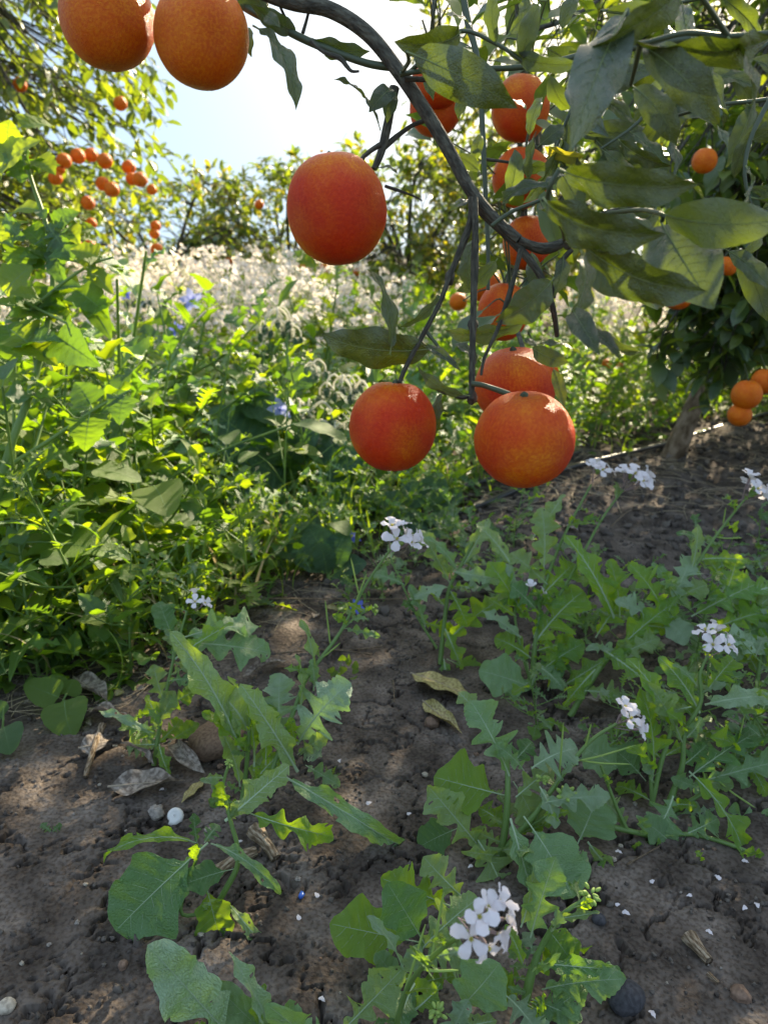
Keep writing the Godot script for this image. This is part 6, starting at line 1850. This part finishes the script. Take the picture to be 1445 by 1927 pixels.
func build_litter() -> void:
	rng.seed = 1010
	var curl := {"n": 26, "m": 4, "stalk": 0.05, "bend": 0.9, "fold": 0.3, "ruffle": 0.12, "rib": 0.014, "veins": 6, "twist": 1.6, "sway": 0.8, "roll": 5.5}
	var roll_up := {"n": 28, "m": 5, "stalk": 0.04, "bend": 0.4, "fold": 0.2, "ruffle": 0.09, "rib": 0.014, "veins": 5, "twist": 1.3, "sway": 0.5, "roll": 9.0}
	var flat := {"n": 26, "m": 3, "stalk": 0.04, "bend": 0.25, "fold": 0.1, "ruffle": 0.02, "rib": 0.01, "veins": 7, "twist": 0.3}
	lying_leaf("large curled grey brown dead leaf left of the tall middle plant", Vector2(205, 1492), Vector2(350, 1478), 62, M.dry, M.dry_vein, roll_up, 0.008, 0.3)
	lying_leaf("crumpled dead leaf touching the end of the pale broken stick", Vector2(150, 1420), Vector2(215, 1402), 50, M.dry, M.dry_vein, curl, 0.01, 0.4)
	lying_leaf("twisted dead leaf with a ragged end above the large curled one", Vector2(215, 1418), Vector2(292, 1452), 44, M.dry, M.dry_vein, curl, 0.012, -0.5)
	lying_leaf("thin curled dead leaf strip right of the small pale flowered plant", Vector2(338, 1400), Vector2(388, 1468), 34, M.dry, M.dry_vein, curl, 0.01, 0.8)
	lying_leaf("folded dead leaf under the heart leaved seedling", Vector2(170, 1345), Vector2(255, 1385), 46, M.dry, M.dry_vein, curl, 0.012, -0.2)
	lying_leaf("brown rolled dead leaf in the shade below the thicket", Vector2(140, 1280), Vector2(205, 1330), 56, M.dry, M.dry_vein, roll_up, 0.012, 0.1)
	lying_leaf("narrow olive leaf lying above the snail shell", Vector2(386, 1470), Vector2(342, 1516), 24, M.olive_leaf, M.dry_vein, flat, 0.004, 0.2)
	lying_leaf("large yellowish fallen orange leaf with brown blotches", Vector2(772, 1276), Vector2(885, 1330), 66, M.olive_leaf, M.dry_vein, flat, 0.012, -0.15)
	lying_leaf("folded brown fallen leaf tucked under the yellowish one", Vector2(795, 1322), Vector2(870, 1386), 34, M.olive_leaf, M.dry_vein, roll_up, 0.006, 0.4)
	lying_leaf("long rolled grey leaf in the shade beyond the tall middle plant", Vector2(458, 1280), Vector2(540, 1252), 30, M.dry, M.dry_vein, roll_up, 0.008, 0.2)
	lying_leaf("pale curled leaf under the creeping right hand stalk", Vector2(1100, 1315), Vector2(1178, 1322), 30, M.dry, M.dry_vein, curl, 0.006, 0.2)
	lying_leaf("dark curled leaf in the shade under the upright right plant", Vector2(1370, 1360), Vector2(1400, 1390), 30, M.dry, M.dry_vein, curl, 0.006, 0.2)
	lying_leaf("brown blade of dead leaf under the yellow green leaves at the right", Vector2(1060, 1000), Vector2(1090, 1015), 20, M.dry, M.dry_vein, curl, 0.006, 0.2)
	for i in 46:
		var px := rnd(60, 620) if i % 2 == 0 else rnd(820, 1380)
		var py := soil_line(px) + rnd(-40, 70)
		var a := rnd(0, TAU)
		lying_leaf("small dry leaf fragment in the litter at the foot of the weeds", Vector2(px, py), Vector2(px + cos(a) * rnd(14, 34), py + sin(a) * 12), rnd(8, 16), M.dry if i % 4 else M.olive_leaf, M.dry_vein, curl, 0.004, rnd(-0.6, 0.6))
	# sticks
	stick("pale broken stick with a splintered end", [[196, 1382, 0.012], [178, 1425, 0.006], [162, 1470]], 5.0, M.wood)
	stick("straight thin twig lying across the soil in the middle distance", [[560, 1232, 0.004], [640, 1228], [720, 1222]], 1.6, M.wood)
	stick("upright sliver of straw on bare soil left of the fallen leaf", [[740, 1282], [742, 1325]], 1.2, M.wood)
	stick("short brown piece of bark lying at the bottom right", [[1292, 1770], [1332, 1818]], 7.0, M.wood, 0.005)
	stick("small tan splinter below the brown piece of bark", [[1330, 1838], [1350, 1856]], 2.4, M.wood)
	stick("dead stem on bare soil between the two right hand plants", [[1178, 1634], [1240, 1598]], 1.2, M.wood)
	stick("rotten branch end half buried beside the low left plant", [[400, 1648, 0.0], [440, 1625, 0.004], [482, 1606, 0.004]], 8.5, M.wood, 0.0)
	stick("split chunk of bark leaning on the rotten branch end", [[478, 1580, 0.012], [500, 1600, 0.008], [520, 1620, 0.0]], 9.0, M.wood, 0.004)
	stick("long grey twig under the thicket at the middle left", [[380, 1140, 0.01], [520, 1146, 0.01], [760, 1138, 0.005]], 2.0, M.wood)
	stick("thin stalk on the soil by the round leaved sprig", [[520, 1245, 0.01], [620, 1238, 0.008], [700, 1236]], 1.6, M.wood)
	stick("curved bare twig lying in the sun flecks at the middle right", [[1150, 985, 0.005], [1190, 960, 0.01], [1240, 968, 0.005]], 1.6, M.wood)
	# the snail shell
	var sp := rest_at(330, 1541, 0.007)
	var shell := thing("snail_shell", "small white coiled snail shell on the soil at the left", "snail shell", sp)
	var line := PackedVector3Array()
	var rad := []
	for i in 64:
		var f := i / 63.0
		var a := f * TAU * 3.4
		var r := 0.0011 + 0.0062 * pow(f, 1.5)
		line.append(Vector3(cos(a) * r, 0.0045 * (1.0 - f), sin(a) * r))
		rad.append(0.0008 + 0.0042 * pow(f, 1.3))
	var sb := Buf.new()
	sb.tube(line, rad, 12)
	var coil := solid(sb.commit(), M.shell, "coil", shell)
	coil.rotation = Vector3(0.75, 0.4, 0.25)
	# stones
	stone("pale oval stone at the lower left corner", 14, 1898, 17, M.stone[1], 0.12, 0.7)
	stone("round dark stone at the bottom right", 1176, 1888, 37, M.stone[3], 0.1, 0.8)
	stone("red brown flat stone at the bottom edge, left of the blurred flower", 722, 1908, 48, M.stone[2], 0.18, 0.45)
	stone("large buried brown stone behind the tall middle plant", 408, 1400, 56, M.stone[2], 0.15, 0.5)
	stone("orange brown pebble above the lower left corner", 232, 1817, 11, M.stone[2], 0.2, 0.8)
	stone("reddish clod of earth right of the bark piece at the bottom right", 1392, 1876, 20, M.stone[2], 0.4, 0.8)
	stone("small dark oval stone right of the ruffled plant", 1126, 1736, 14, M.stone[3], 0.1, 0.7)
	stone("brown clod beside the folded fallen leaf", 812, 1362, 14, M.stone[2], 0.4, 0.8)
	stone("angular grey clod above the snail shell", 296, 1532, 17, M.stone[0], 0.45, 0.8)
	for i in 52:
		var px := rnd(20, 1420)
		var py := rnd(1380, 1900)
		stone("small pale pebble scattered on the cracked bare soil", px, py, 2.5 + 5.0 * pow(rng.randf(), 2.0), M.stone[rng.randi() % 3], 0.7, 0.65)
		get_child(get_child_count() - 1).set_meta("group", "pebbles on the bare soil")
	# fallen petals
	for q in [[775, 1532], [700, 1510], [1170, 1612], [1185, 1728], [1340, 1766], [1425, 1718], [1408, 1630], [1342, 1654], [880, 1636], [1166, 1706], [592, 1682], [458, 1585], [612, 1890], [1232, 1922], [520, 1548], [1290, 1690], [1370, 1480], [640, 1440], [560, 1725], [300, 1490], [950, 1890], [1230, 1660], [1395, 1720]]:
		var p := rest_at(q[0], q[1], 0.003)
		var o := set_leaf(self, petal_mesh(int(q[0]) % 3), M.petal, M.petal, Transform3D(frame_of(Vector3(rnd(-1, 1), 0, rnd(-1, 1)), Vector3(rnd(-0.3, 0.3), 1, 0.2)).scaled_local(Vector3.ONE * rnd(0.006, 0.0095)), p), "petal_scrap")
		tag(o, "single white fallen petal on the bare soil", "petal", "white petals fallen on the soil")
	var bp := rest_at(567, 1686, 0.003)
	var chip := solid(blob(Vector3(0.0035, 0.0025, 0.005), 4.4, 0.5, 7, 5), M.plastic_blue, "blue_scrap")
	chip.position = bp
	tag(chip, "tiny bright blue scrap on the bare soil", "scrap")
	for q in [[664, 1012, 0.1, "blue"], [672, 1142, 0.02, "blue"]]:
		var pl := Plant.new()
		pl.home = rest_at(q[0], q[1] + 30)
		pl.d0 = seen(pl.home).z
		pl.node = thing("fallen_blossom", "deep blue borage star low between the stems" if q[1] < 1100 else "deep blue blossom lying on the twig above the sprig", "flower", pl.home)
		star_flower(pl, q[0], q[1], 0.0, 17, M.blue, Vector3(0.3, 0.6, 0.6))
	# the irrigation hoses
	for q in [["black irrigation hose gleaming in the sun beside the slanting trunk", [[1560, 745], [1400, 792], [1290, 822], [1180, 858], [1060, 896], [930, 945], [840, 980]], 8.0], ["second dark hose half hidden in the shade under the weeds", [[1090, 862], [990, 905], [900, 925], [760, 960], [600, 985]], 9.0]]:
		var home := rest_at(q[1][0][0], q[1][0][1], 0.012)
		var pts := []
		for e in q[1]:
			pts.append(rest_at(e[0], e[1], 0.014) - home)
		var hb := Buf.new()
		hb.tube(curve(pts, 8), [q[2] * 0.001, q[2] * 0.001], 12)
		var o := solid(hb.commit(), M.hose, "hose")
		o.position = home
		tag(o, q[0], "hose")
	# dry straw strewn beside the path
	var sbuf := Buf.new()
	sbuf.tube(curve([Vector3(-0.5, 0, 0), Vector3(-0.1, 0.03, 0.06), Vector3(0.5, 0, -0.04)], 4), [0.009, 0.006], 4)
	var straw := sbuf.commit()
	straw.surface_set_material(0, M.straw)
	var list: Array[Transform3D] = []
	for i in 700:
		var px := rnd(840, 1500)
		var py := rnd(800, 960) if i % 3 else soil_line(px) + rnd(-20, 60)
		var p := rest_at(px, py, 0.004)
		list.append(Transform3D(Basis.from_euler(Vector3(rnd(-0.15, 0.15), rnd(0, TAU), rnd(-0.15, 0.15))).scaled_local(Vector3.ONE * rnd(0.03, 0.16)), p))
	for i in 260:
		var px := rnd(0, 900)
		var p := rest_at(px, soil_line(px) + rnd(-60, 50), 0.004)
		list.append(Transform3D(Basis.from_euler(Vector3(rnd(-0.2, 0.2), rnd(0, TAU), rnd(-0.2, 0.2))).scaled_local(Vector3.ONE * rnd(0.02, 0.09)), p))
	mass("straw", straw, list, "dry straw and thin stems strewn over the edge of the path", "straw")
